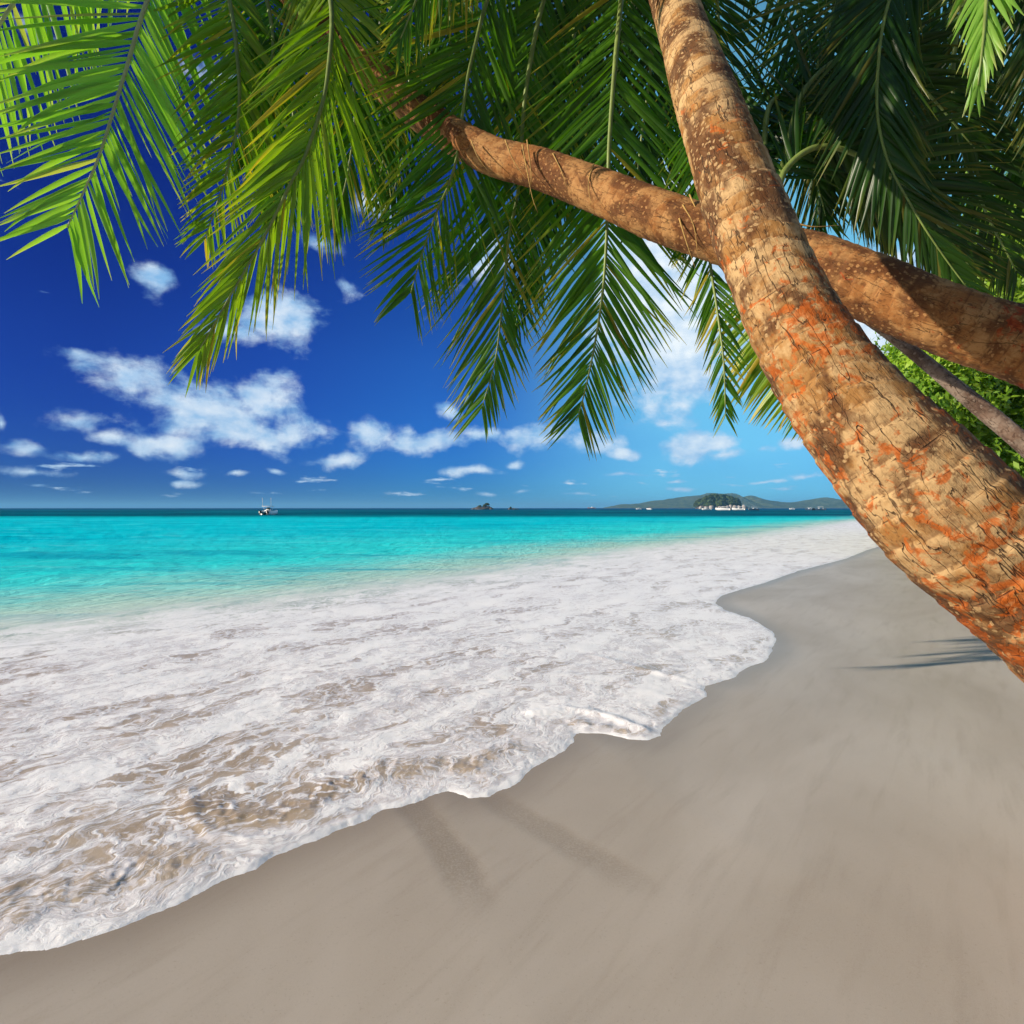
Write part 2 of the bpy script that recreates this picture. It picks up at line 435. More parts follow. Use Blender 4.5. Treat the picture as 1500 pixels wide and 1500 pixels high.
# --- sea colour by depth
rip = k.noise(k.map(pos, (0.045, 0.26, 1), rot=(0, 0, R(-6))), 1.0, 9, 0.74, 0.5)
rip2 = k.noise(k.map(al, (0.35, 1.6, 1)), 1.0, 6, 0.65, 1.0)
wob = k.math('MULTIPLY_ADD', k.math('SUBTRACT', rip, 0.5), 1.0, 0.0)
off = k.math('MULTIPLY', os_, -1.0)                      # metres seaward of the wash
offn = k.math('MULTIPLY', off, k.math('MULTIPLY_ADD', wob, 0.9, 1.0))
t1 = k.ss(k.math('MULTIPLY_ADD', k.math('SUBTRACT', rip2, 0.5), 6.0, offn), -0.8, 7.5)
c = k.mix(t1, (0.46, 0.68, 0.58), (0.03, 0.74, 0.74))
t2 = k.ss(offn, 5.0, 28.0)
c = k.mix(t2, c, (0.0, 0.60, 0.72))
c = k.mix(k.math('MULTIPLY', k.ss(rip2, 0.5, 0.72), k.ss(offn, 30., 1., 0.10, 0.4)), c, (0.22, 0.82, 0.80))
fr = k.noise(k.map(pos, (0.16, 0.95, 1), rot=(0, 0, R(-9))), 1.0, 8, 0.72, 0.4)
c = k.mix(k.math('MULTIPLY', k.ss(fr, 0.49, 0.36), 0.5), c, (0.0, 0.42, 0.52))
c = k.mix(k.math('MULTIPLY', k.ss(fr, 0.55, 0.68), 0.5), c, (0.22, 0.88, 0.84))
c = k.mix(k.math('MULTIPLY', k.ss(rip, 0.50, 0.36), 0.70), c, (0.0, 0.36, 0.52))
c = k.mix(k.math('MULTIPLY', k.ss(rip, 0.54, 0.66), 0.45), c, (0.10, 0.84, 0.84))
pale = k.math('MULTIPLY', k.ss(sp3[1], 70.0, 110.0), k.ss(rip, 0.3, 0.6, 0.5, 1.0))
c = k.mix(k.math('MULTIPLY', pale, 0.6), c, (0.0, 0.72, 0.78))
yb = k.math('MULTIPLY_ADD', wob, 34.0, sp3[1])
c = k.mix(k.ss(yb, 84.0, 135.0), c, k.mix(k.ss(k.noise(k.map(pos, (0.012, 0.05, 1)), 1.0, 6, 0.65), 0.46, 0.62), (0.0, 0.08, 0.135), (0.0, 0.20, 0.27)))
c = k.mix(k.ss(yb, 260.0, 900.0), c, (0.0, 0.055, 0.18))
# --- wash: foam lace over sandy shallow water
wp = k.vmath('SUBTRACT', k.noise(al, 1.3, 4, 0.6, out='Color'), (0.5, 0.5, 0.5))
aw = k.vmath('ADD', al, k.vmath('MULTIPLY', wp, (0.9, 0.9, 0.0)))
wp2 = k.vmath('SUBTRACT', k.noise(al, 6.0, 4, 0.6, out='Color'), (0.5, 0.5, 0.5))
aw2 = k.vmath('ADD', aw, k.vmath('MULTIPLY', wp2, (0.16, 0.16, 0.0)))
patch = k.noise(k.map(aw, (0.85, 1.9, 1)), 1.0, 5, 0.52)
zone = k.noise(k.map(al, (0.22, 0.4, 1), loc=(5, 2, 0)), 1.0, 3, 0.5)
patch = k.math('MULTIPLY_ADD', k.math('SUBTRACT', zone, 0.5), 0.30, k.math('ADD', patch, 0.045))
lace = k.voro(k.map(aw2, (4.0, 7.5, 1)), 1.0, 'DISTANCE_TO_EDGE')
lace = k.ss(lace, 0.16, 0.0)
lace2 = k.ss(k.voro(k.map(aw2, (11.0, 19.0, 1)), 1.0, 'DISTANCE_TO_EDGE'), 0.2, 0.0)
rd = k.math('ABSOLUTE', k.math('SUBTRACT', k.noise(k.map(aw2, (2.2, 7.0, 1)), 1.0, 6, 0.6), 0.5))
fil = k.ss(rd, 0.075, 0.0)
rdf = k.math('ABSOLUTE', k.math('SUBTRACT', k.noise(k.map(aw2, (9.0, 30.0, 1)), 1.0, 5, 0.65), 0.5))
fil2 = k.ss(rdf, 0.10, 0.0)
fine = k.noise(k.map(aw2, (22, 48, 1)), 1.0, 5, 0.7)
cov = k.ss(patch, 0.455, 0.53)
whiter = k.ss(sp3[1], 3.0, 11.0)
lip = k.math('MULTIPLY', k.ss(k.math('MULTIPLY_ADD', k.math('SUBTRACT', patch, 0.5), 0.22, k.math('MULTIPLY_ADD', k.math('SUBTRACT', fine, 0.5), 0.16, sd)), 0.13, 0.0), k.math('MULTIPLY', k.ss(fine, 0.25, 0.5, 0.55, 1.0), k.math('MULTIPLY_ADD', rough_a, -0.9, 1.0)))
foam = k.math('MULTIPLY_ADD', cov, 0.40, k.math('MULTIPLY_ADD', whiter, 0.17, -0.07))
foam = k.math('ADD', foam, k.math('MULTIPLY', k.ss(k.noise(k.map(aw, (0.6, 2.6, 1), loc=(2, 9, 0)), 1.0, 6, 0.62), 0.46, 0.66), 0.38))
foam = k.math('ADD', foam, k.math('MULTIPLY', fil, 0.26))
foam = k.math('ADD', foam, k.math('MULTIPLY', k.math('MULTIPLY', lace, 0.42), k.ss(patch, 0.62, 0.40)))
foam = k.math('ADD', foam, k.math('MULTIPLY', fil2, 0.16))
foam = k.math('ADD', foam, k.math('MULTIPLY', lace2, 0.20))
foam = k.math('ADD', foam, k.math('MULTIPLY', k.math('SUBTRACT', fine, 0.5), 0.75))
foam = k.math('ADD', foam, k.math('MULTIPLY', rough_a, -0.30))
foam = k.math('MULTIPLY', k.ss(foam, 0.05, 1.15), 0.97)
foam = k.math('MAXIMUM', k.math('MULTIPLY', foam, k.ss(k.math('MULTIPLY_ADD', rip2, 2.0, os_), 0.2, 3.6, 0.55, 1.0)), lip)
sandy = k.mix(k.ss(patch, 0.3, 0.6), (0.43, 0.335, 0.235), (0.55, 0.46, 0.36))
sandy = k.mix(k.math('MULTIPLY', rough_a, 0.45), sandy, (0.30, 0.22, 0.14))
green = k.ss(k.math('MULTIPLY_ADD', rip2, -2.0, os_), 2.2, -1.6)
sandy = k.mix(green, sandy, (0.46, 0.68, 0.58))
washc = k.mix(k.ss(foam, 0.02, 0.42), sandy, k.mix(green, (0.72, 0.69, 0.71), (0.66, 0.76, 0.68)))
washc = k.mix(k.ss(foam, 0.42, 0.85), washc, (0.93, 0.925, 0.94))
# --- transition wash -> sea
tr = k.math('ADD', os_, k.math('MULTIPLY', k.math('SUBTRACT', rip2, 0.5), k.math('MULTIPLY_ADD', sp3[1], 0.10, 1.2)))
tw = k.ss(tr, -2.0, 1.0)
col = k.mix(tw, c, washc)
# scattered foam streaks on the shallow sea
stk = k.math('MULTIPLY', k.ss(k.noise(k.map(al, (0.5, 3.6, 1)), 1.0, 7, 0.68, 0.8), 0.54, 0.72), k.ss(off, 12.0, 0.0))
stk = k.math('MULTIPLY', stk, k.math('SUBTRACT', 1.0, tw))
col = k.mix(k.math('MULTIPLY', stk, 0.65), col, (0.72, 0.78, 0.74))
foamT = k.math('MULTIPLY', foam, tw)
k.put(b.inputs['Base Color'], col)
k.put(b.inputs['Roughness'], k.math('MULTIPLY_ADD', foamT, 0.5, 0.28))
k.put(b.inputs['Specular IOR Level'], k.ss(tw, 0.0, 1.0, 0.02, 0.3))
hh = k.math('ADD', k.math('MULTIPLY', foamT, 0.008), k.math('MULTIPLY', k.math('MULTIPLY', fine, 0.004), tw))
hs_ = k.math('MULTIPLY', k.noise(k.map(al, (1.6, 3.8, 1)), 1.0, 6, 0.62, 0.6), k.math('SUBTRACT', 1.0, tw))
hh = k.math('ADD', hh, k.math('MULTIPLY', hs_, 0.42))
bn = k.bump(hh, 0.38, 1.0); k.put(b.inputs['Normal'], bn)
df = k.new('ShaderNodeBsdfDiffuse'); k.put(df.inputs[0], col); k.put(df.inputs['Normal'], bn)
mx = k.new('ShaderNodeMixShader'); k.put(mx.inputs[0], k.math('MAXIMUM', k.ss(tw, 0.0, 1.0), k.ss(sp3[1], 60.0, 12.0, 0.04, 0.22)))
k.l.new(df.outputs[0], mx.inputs[1]); k.l.new(b.outputs[0], mx.inputs[2]); k.l.new(mx.outputs[0], o.inputs[0])

theta = np.concatenate([np.linspace(-math.pi, -0.95, 40, endpoint=False), np.linspace(-0.95, 0.95, 760), np.linspace(0.95, math.pi, 41)[1:]])
rr = radii(0.00165, 13000.)
x, y, q = polar(theta, rr)
dist = np.hypot(x, y)
sd0 = shore_sd(x, y)
# ragged tongue detail of the front edge
edge_n = 0.009 * fbm(x * 24, y * 24, None, 3, 23) * sstep(9, 3, dist) + 0.030 * fbm(x * 6, y * 6, None, 4, 21) + 0.05 * fbm(x * 1.7, y * 1.7, None, 3, 22)
sdv = sd0 + edge_n * sstep(40, 8, dist) * sstep(1.2, 0.2, np.abs(sd0)) + 0.01
od = outer_sd(x, y)
def ridge(x, y, pts, wd, seed=0):
    pl = np.array([G(*p) for p in pts]); d = dist_poly(x, y, pl) + wd * 0.6 * fbm(x * 9, y * 9, None, 3, seed)
    return np.exp(-(d / wd) ** 2)
near = sstep(14, 3, dist)
# churned belt behind the front edge, strongest where the little waves fold over
ch = np.maximum.reduce([
    ridge(x, y, [(260,1262),(120,1300),(-60,1340)], 0.16, 41),
    ridge(x, y, [(300,1185),(350,1200),(420,1190),(500,1150),(560,1130),(620,1130)], 0.13, 42),
    ridge(x, y, [(580,1125),(640,1125),(690,1125),(740,1100)], 0.10, 43),
    1.2 * ridge(x, y, [(836,1058),(880,1066),(930,1078)], 0.075, 44),  # tan churn here also paints in the dark shaded wave face
    0.5 * ridge(x, y, [(690,1080),(760,1062),(820,1055)], 0.16, 45),
    0.5 * ridge(x, y, [(900,1040),(950,1040)], 0.16, 46),
    0.45 * ridge(x, y, [(900,975),(960,985),(1020,992)], 0.12, 47)])
ch = ch * sstep(0.03, 0.12, sdv)
lipz = 0.012 * np.clip(1 - np.exp(-np.clip(sdv, 0, 9) / 0.09), 0, 1)
zw = np.where(sdv > 0, lipz, np.maximum(sdv * 0.25, -0.05) - 0.001)
lip_mask = sstep(0.0, 0.04, sdv) * sstep(0.22, 0.06, sdv)
wash = sstep(-1.5, 1.0, od) * sstep(0.0, 0.2, sdv)
zw += lip_mask * near * (0.001 + 0.011 * np.abs(fbm(x * 5, y * 5, None, 5, 31)))
zw += wash * (0.012 * fbm(x * 1.1, y * 2.0, None, 4, 33) + near * 0.007 * fbm(x * 7, y * 7, None, 4, 34))
bil = 1 - 2 * np.abs(fbm(x * 11, y * 11, None, 4, 36))
zw += near * ch * (0.003 + 0.009 * bil)
r1 = ridge(x, y, [(275,1160),(284,1200),(310,1224),(370,1236),(440,1228),(520,1205)], 0.035, 51)
r2 = ridge(x, y, [(560,1078),(640,1060),(720,1022)], 0.10, 52) * 0.4
r3 = ridge(x, y, [(868,962),(890,968),(940,982),(1010,998)], 0.05, 53)
r4 = ridge(x, y, [(780,1046),(830,1040),(880,1048),(945,1072)], 0.06, 54)
r5 = ridge(x, y, [(470,1140),(474,1170)], 0.04, 55) + ridge(x, y, [(590,1120),(625,1095)], 0.05, 56) + ridge(x, y, [(878,960),(884,968)], 0.05, 57)
zw += sstep(0, .1, sdv) * (0.010 * r1 + 0.016 * r2 + 0.010 * r3 + 0.024 * r4)
seaz = sstep(0.5, 6, -od) * (0.10 * fbm(x * 0.16, y * 0.5, None, 4, 61) + 0.05 * fbm(x * 0.9, y * 1.6, None, 3, 62)) * sstep(260, 60, dist)
zw += seaz
zs = sand_z(x, y, sd0)
zw = zw + np.where(sd0 < 0, zs, 0) * (sdv > 0)
keep = (sdv[q].max(axis=1) > -0.02) | ((sdv[q].max(axis=1) > -0.5) & (dist[q].min(axis=1) > 15))
keep &= dist[q].min(axis=1) > 0.5
attrs = lambda u: {'sd': sdv[u], 'outer': od[u], 'churn': np.clip(ch * near, 0, 1)[u]}
V = np.c_[x, y, zw]
isw = od[q].mean(axis=1) > -0.4
used, q2 = prune(x, q, keep & ~isw)
tag(make_mesh('sea', V[used], q2, None, m_wat, attrs=attrs(used)), 'turquoise sea darkening to a blue band at the horizon', 'sea', kind='structure')
used, q2 = prune(x, q, keep & isw)
tag(make_mesh('foaming_wash', V[used], q2, None, m_wat, attrs=attrs(used)), 'white foaming wash running up the sand', 'foam', kind='stuff')

# ================================================================== BARK
def bark_mat(name, pale, tan, brown, orange, orange_lo, crack=1.0, stain_shade=0.5):
    m, k, b, o = new_mat(name)
    bk = k.attr('bk', 'Vector'); ring = k.attr('ring'); vl = k.attr('vl')
    n1 = k.noise(k.map(bk, (1, 1, 0.8)), 9.0, 6, 0.62, 0.4)
    n2 = k.noise(k.map(bk, (1, 1, 1)), 34.0, 5, 0.65, 0.5)
    n3 = k.noise(k.map(bk, (1, 1, 0.7), loc=(3, 1, 7)), 4.2, 4, 0.55, 0.6)
    fib = k.noise(k.map(bk, (1, 1, 0.07)), 95.0, 4, 0.65)
    spots = k.voro(k.vmath('ADD', bk, k.vmath('MULTIPLY', k.noise(bk, 18., 3, out='Color'), (.05, .05, .05))), 30.0, 'F1')
    wv = k.vmath('ADD', k.map(bk, (1, 1, 0.34)), k.vmath('MULTIPLY', k.vmath('SUBTRACT', k.noise(bk, 12.0, 4, out='Color'), (.5, .5, .5)), (.05, .05, .03)))
    lw = k.noise(k.vmath('ADD', k.map(bk, (1, 1, 0.16)), k.vmath('MULTIPLY', k.vmath('SUBTRACT', k.noise(bk, 7.0, 3, out='Color'), (.5, .5, .5)), (.03, .03, 0))), 15.0, 3, 0.5)
    crk = k.math('ABSOLUTE', k.math('SUBTRACT', lw, 0.5))
    crk2 = k.voro(k.map(wv, (1, 1, 1.5)), 34.0, 'DISTANCE_TO_EDGE')
    rr_ = k.attr('rrand')
    c = k.mix(k.ss(k.math('MULTIPLY_ADD', k.math('SUBTRACT', rr_, 0.5), 0.22, n1), 0.38, 0.60), tan, pale)
    c = k.mix(k.math('MULTIPLY', k.ss(k.math('MULTIPLY_ADD', k.math('SUBTRACT', n2, 0.5), 1.2, ring), 0.80, 1.0), 0.55), c, pale)  # pale lit lip of each ring, light painted into the bark
    c = k.mix(k.math('MULTIPLY', k.ss(k.math('MULTIPLY_ADD', k.math('SUBTRACT', n2, 0.5), 0.8, ring), 0.30, 0.0), 0.55), c, brown)
    c = k.mix(k.math('MULTIPLY', k.ss(n3, 0.45, 0.58), stain_shade), c, brown)
    c = k.mix(k.math('MULTIPLY', k.ss(n2, 0.53, 0.66), 0.7), c, brown)
    c = k.mix(k.math('MULTIPLY', k.ss(spots, 0.36, 0.24), k.ss(n3, 0.40, 0.55, 0.15, 0.75)), c, pale)
    om = k.noise(k.map(bk, (1, 1, 1.1), loc=(9, 2, 4)), 13.0, 6, 0.68, 0.8)
    ob = k.noise(k.map(bk, (1, 1, 1), loc=(1, 8, 3)), 3.0, 3, 0.5)
    thr = k.math('MULTIPLY_ADD', k.ss(vl, 0.0, 0.9), 0.30, k.math('SUBTRACT', orange_lo, 0.015))
    om2 = k.math('MULTIPLY_ADD', k.math('SUBTRACT', ob, 0.5), 0.45, om)
    of = k.math('MULTIPLY', k.ss(k.math('SUBTRACT', om2, thr), -0.01, 0.07), k.ss(n2, 0.36, 0.54, 0.55, 1.0))
    oc = k.mix(k.ss(n2, 0.35, 0.65), orange, tuple(min(1, x * 0.55) for x in orange))
    c = k.mix(k.math('MULTIPLY', of, 0.85), c, oc)
    c = k.mix(k.math('MULTIPLY', k.ss(fib, 0.55, 0.75), 0.35), c, brown)
    ck = k.math('MULTIPLY', k.ss(crk, 0.012, 0.002), k.ss(n1, 0.34, 0.58, 0.1, 1.0))
    ck2 = k.math('MULTIPLY', k.ss(crk2, 0.05, 0.0), k.ss(n3, 0.42, 0.62, 0.0, 0.3))
    rl = k.math('MULTIPLY', k.ss(k.math('ABSOLUTE', k.math('SUBTRACT', ring, 0.97)), 0.045, 0.0), k.ss(n2, 0.3, 0.6, 0.4, 1.0))  # dark crease along each ring, its shade painted in
    dark = k.math('MULTIPLY', k.math('MAXIMUM', k.math('MAXIMUM', ck, ck2), rl), crack)
    c = k.mix(k.math('MULTIPLY', dark, 0.85), c, (0.055, 0.026, 0.012))
    k.put(b.inputs['Base Color'], c); b.inputs['Roughness'].default_value = 0.82; b.inputs['Specular IOR Level'].default_value = 0.25
    h = k.math('ADD', k.math('MULTIPLY', n2, 0.35), k.math('MULTIPLY', fib, 0.35))
    h = k.math('ADD', h, k.math('MULTIPLY', n1, 0.8))
    h = k.math('SUBTRACT', h, k.math('MULTIPLY', dark, 0.9))
    k.put(b.inputs['Normal'], k.bump(h, 0.8, 0.014))
    return m
m_bark1 = bark_mat('ringed_bark', (0.52, 0.335, 0.155), (0.34, 0.165, 0.048), (0.085, 0.028, 0.008), (0.58, 0.12, 0.007), 0.475, 1.0, 0.85)  # brown blotches, raised to put the trunk's shaded half into colour too
m_bark2 = bark_mat('reddish_bark', (0.44, 0.225, 0.08), (0.31, 0.125, 0.034), (0.10, 0.032, 0.009), (0.46, 0.06, 0.008), 0.56, 0.6, 0.8)
m_bark3 = bark_mat('grey_bark', (0.30, 0.23, 0.18), (0.20, 0.13, 0.095), (0.06, 0.032, 0.022), (0.26, 0.11, 0.05), 0.66, 0.8)

def trunk(name, path, mat, parent, base, nlen=420, nrad=88, ring_len=0.105, ring_amp=0.028, seed=0, lump=0.05):
    """path: (px, py, depth, width_px); base = world offset of the parent"""
    pts = np.array([list(P(a, b_, Y)) + [0.485 * wpx * Y / F] for a, b_, Y, wpx in path])
    c = catmull(pts, nlen); cen = c[:, :3]; rad = c[:, 3]
    T = np.gradient(cen, axis=0); T /= np.linalg.norm(T, axis=1)[:, None]
    A = np.zeros_like(T); A[0] = np.cross(T[0], [0.2, 1, 0.1]); A[0] /= np.linalg.norm(A[0])
    for i in range(1, nlen):
        a = A[i - 1] - T[i] * A[i - 1].dot(T[i]); A[i] = a / np.linalg.norm(a)
    B = np.cross(T, A)
    s = np.concatenate([[0], np.cumsum(np.linalg.norm(np.diff(cen, axis=0), axis=1))])
    th = np.linspace(0, 2 * np.pi, nrad, endpoint=False)
    SS, TH = np.meshgrid(s, th, indexing='ij'); RR = np.repeat(rad[:, None], nrad, 1)
    bx, by = np.cos(TH) * RR, np.sin(TH) * RR
    wob = SS + 0.05 * np.cos(TH + SS * 0.8 + seed) + 0.05 * fbm(bx * 5, by * 5, SS * 3, 3, seed + 3)
    # rings of uneven length
    wl = wob / ring_len + 0.8 * fbm(wob * 2.1, wob * 0 + seed, None, 2, seed + 9)
    ph = wl - np.floor(wl)
    saw = np.where(ph < 0.93, ph / 0.93, (1 - ph) / 0.07) - 0.5
    k_ = 1 + ring_amp * saw * (0.6 + 0.7 * sstep(-.4, .5, fbm(bx * 3, by * 3, SS * 2, 2, seed + 5)))
    k_ += lump * fbm(bx * 3.2, by * 3.2, SS * 1.4, 3, seed + 1) + 0.022 * fbm(bx * 14, by * 14, SS * 5, 4, seed + 2)
    v = cen[:, None] + (A[:, None] * (np.cos(TH) * RR * k_)[..., None] + B[:, None] * (np.sin(TH) * RR * k_)[..., None])
    v = v.reshape(-1, 3) - np.asarray(base)
    i, j = np.meshgrid(np.arange(nlen - 1), np.arange(nrad), indexing='ij')
    a = i * nrad + j; b_ = i * nrad + (j + 1) % nrad
    q = np.stack([a, b_, b_ + nrad, a + nrad], -1).reshape(-1, 4)
    t = []
    n0 = len(v); v = np.vstack([v, cen[0] - base, cen[-1] - base])
    t = [(n0, (j + 1) % nrad, j) for j in range(nrad)] + [(n0 + 1, (nlen - 1) * nrad + j, (nlen - 1) * nrad + (j + 1) % nrad) for j in range(nrad)]
    bk = np.stack([bx, by, SS], -1).reshape(-1, 3); bk = np.vstack([bk, bk[:1], bk[-1:]])
    rrand = np.append(_h(np.floor(wl).astype(np.int64), np.zeros(wl.shape, np.int64), np.zeros(wl.shape, np.int64), seed + 7).ravel(), [0, 0]); ring = np.append(ph.ravel(), [0, 0]); vl = np.append((SS / s[-1]).ravel(), [0, 1])
    return make_mesh(name, v, q, t, mat, parent, attrs={'bk': bk, 'ring': ring, 'vl': vl, 'rrand': rrand})

# ================================================================== FRONDS
def leaf_mat(name, dark, light, tip, trans=0.45):
    m, k, b, o = new_mat(name)
    lf = k.sep(k.attr('leaf', 'Vector'))       # random, along leaflet, along rachis
    n = k.noise(k.geo(), 2.3, 3, 0.5)
    f = k.math('ADD', k.math('MULTIPLY', lf[0], 0.7), k.math('MULTIPLY', k.math('SUBTRACT', n, 0.35), 0.9), clamp=True)
    c = k.mix(f, dark, light)
    ft = k.math('MULTIPLY', k.ss(k.math('ADD', lf[1], k.math('MULTIPLY', k.math('SUBTRACT', lf[0], 0.6), 0.5)), 0.62, 1.05), 0.85)
    c = k.mix(ft, c, tip)
    c = k.mix(k.ss(lf[0], 0.935, 0.955), c, tuple(x * 0.8 for x in tip))
    k.put(b.inputs['Base Color'], c); b.inputs['Roughness'].default_value = 0.38; b.inputs['Specular IOR Level'].default_value = 0.45
    tr = k.new('ShaderNodeBsdfTranslucent')
    k.put(tr.inputs[0], k.mix(1.0, c, (1.35, 1.45, 0.35), 'MULTIPLY'))
    ms = k.new('ShaderNodeMixShader'); ms.inputs[0].default_value = trans
    k.l.new(b.outputs[0], ms.inputs[1]); k.l.new(tr.outputs[0], ms.inputs[2]); k.l.new(ms.outputs[0], o.inputs[0])
    return m
m_leaf = leaf_mat('green_leaflet', (0.028, 0.10, 0.006), (0.105, 0.26, 0.010), (0.42, 0.35, 0.03))
m_leafy = leaf_mat('yellowing_leaflet', (0.10, 0.22, 0.012), (0.28, 0.40, 0.02), (0.55, 0.40, 0.04))
m_leaf_lit = leaf_mat('pale_lit_leaflet', (0.16, 0.36, 0.04), (0.30, 0.50, 0.09), (0.45, 0.48, 0.16))  # paler copy, backlight on the upper-left fronds put into the colour
m_leaf_shade = leaf_mat('shaded_green_leaflet', (0.010, 0.042, 0.004), (0.040, 0.115, 0.007), (0.15, 0.15, 0.02), 0.35)  # shaded copy of the green leaflet, canopy shade put into its colour
m_rach = simple('leaf_stalk', (0.20, 0.27, 0.06), 0.45, 0.3, 9)
m_rachp = simple('pale_leaf_stalk', (0.45, 0.50, 0.22), 0.45, 0.2, 9)
m_dry = simple('dry_straw', (0.50, 0.30, 0.08), 0.8, 0.5, 14)

def frond(parent, base, path, L=0.85, n=78, mat=None, rmat=None, twist=0.0, a0=66, a1=18, droop=0.5, wid=0.041, t0=0.14, seed=0, lr=(1.0, 1.0), vee=0.25, lab=None, taper=0.32, r0=0.028):
    rs = np.random.default_rng(seed + 100)
    base = np.asarray(base)
    pts = np.array([P(*p) for p in path]); N = 160
    cen = catmull(np.c_[pts], N)
    T = np.gradient(cen, axis=0); T /= np.linalg.norm(T, axis=1)[:, None]
    VV = np.array([0, 0, CAMH]) - cen; VV /= np.linalg.norm(VV, axis=1)[:, None]
    Sd = np.cross(T, VV); Sd /= np.linalg.norm(Sd, axis=1)[:, None] + 1e-9   # +S : image side
    Nn = np.cross(Sd, T)                                                     # towards the viewer side
    if np.isscalar(twist): tw = np.full(N, twist)
    else: tw = np.linspace(twist[0], twist[1], N)
    S2 = Sd * np.cos(tw)[:, None] + Nn * np.sin(tw)[:, None]
    N2 = np.cross(S2, T)
    K = 6
    verts = []; quads = []; leaf = []; nv = 0
    for side in (-1, 1):
        f = lr[0] if side < 0 else lr[1]
        if f <= 0: continue
        for i in range(n):
            t = t0 + (1 - t0) * ((i + 0.5 + rs.uniform(-.25, .25)) / n)
            if rs.random() < 0.025: continue
            ii = min(N - 1, int(t * (N - 1)))
            p = cen[ii]; tt = (t - t0) / (1 - t0)
            prof = (0.50 + 0.50 * min(1, tt / 0.22)) * (1 - (1 - taper) * max(0, (tt - 0.45) / 0.55) ** 1.5)
            Ln = L * f * prof * rs.uniform(0.88, 1.06)
            if rs.random() < 0.05: Ln *= rs.uniform(0.45, 0.8)
            ang = R(a0 + (a1 - a0) * tt ** 0.85 + rs.normal(0, 3.0))
            d0 = math.cos(ang) * T[ii] + math.sin(ang) * side * S2[ii] - vee * rs.uniform(0.4, 1.6) * N2[ii] * (1 - 0.5 * tt)
            d0 /= np.linalg.norm(d0)
            g_ = droop * rs.uniform(0.5, 1.6) * (1 - 0.35 * tt)
            roll = rs.normal(0, 0.42)
            w0 = wid * (0.75 + 0.35 * math.sin(math.pi * min(1, tt + 0.15))) * rs.uniform(0.85, 1.15)
            q = p.copy(); rnd = rs.random(); st = Ln / (K - 1)
            bend = rs.normal(0, 0.09)
            for s_ in range(K):
                s = s_ / (K - 1)
                d = d0 + np.array([0, 0, -1.0]) * g_ * s ** 1.4 + S2[ii] * bend * s * s
                d /= np.linalg.norm(d)
                if s_: q = q + d * st
                wd = np.cross(d, N2[ii]); wd /= np.linalg.norm(wd) + 1e-9
                nn = np.cross(wd, d)
                wd2 = wd * math.cos(roll) + nn * math.sin(roll); nn2 = np.cross(wd2, d)
                hw = 0.5 * w0 * (min(1.0, 0.45 + s * 3.2)) * max(0.06, (1 - s ** 2.6))
                verts += [q - wd2 * hw - nn2 * hw * 0.45, q, q + wd2 * hw - nn2 * hw * 0.45]
                leaf += [(rnd, s, tt)] * 3
                if s_:
                    a = nv + (s_ - 1) * 3
                    quads += [(a, a + 1, a + 4, a + 3), (a + 1, a + 2, a + 5, a + 4)]
            nv += 3 * K
    ob = make_mesh('frond', np.array(verts) - base, np.array(quads), None, mat or m_leaf, parent, attrs={'leaf': np.array(leaf)})
    if lab: ob['label'] = lab
    mb = MB(); tt = np.linspace(0, 1, N)
    mb.tube((cen - base)[::2], (r0 * (1 - tt) ** 0.8 + 0.004)[::2], 7)
    mb.build('rachis', rmat or m_rach, ob, smooth=True)
    return ob

def strands(parent, base, specs, mat, name='dry_strand'):
    for path in specs:
        mb = MB(); c = catmull(np.array([P(*p) for p in path]), 14) - base
        # flat fibre ribbon with thickness
        mb.tube(c, 0.006 * np.linspace(1.2, 0.25, 14), 5)
        mb.build(name, mat, parent, smooth=True)

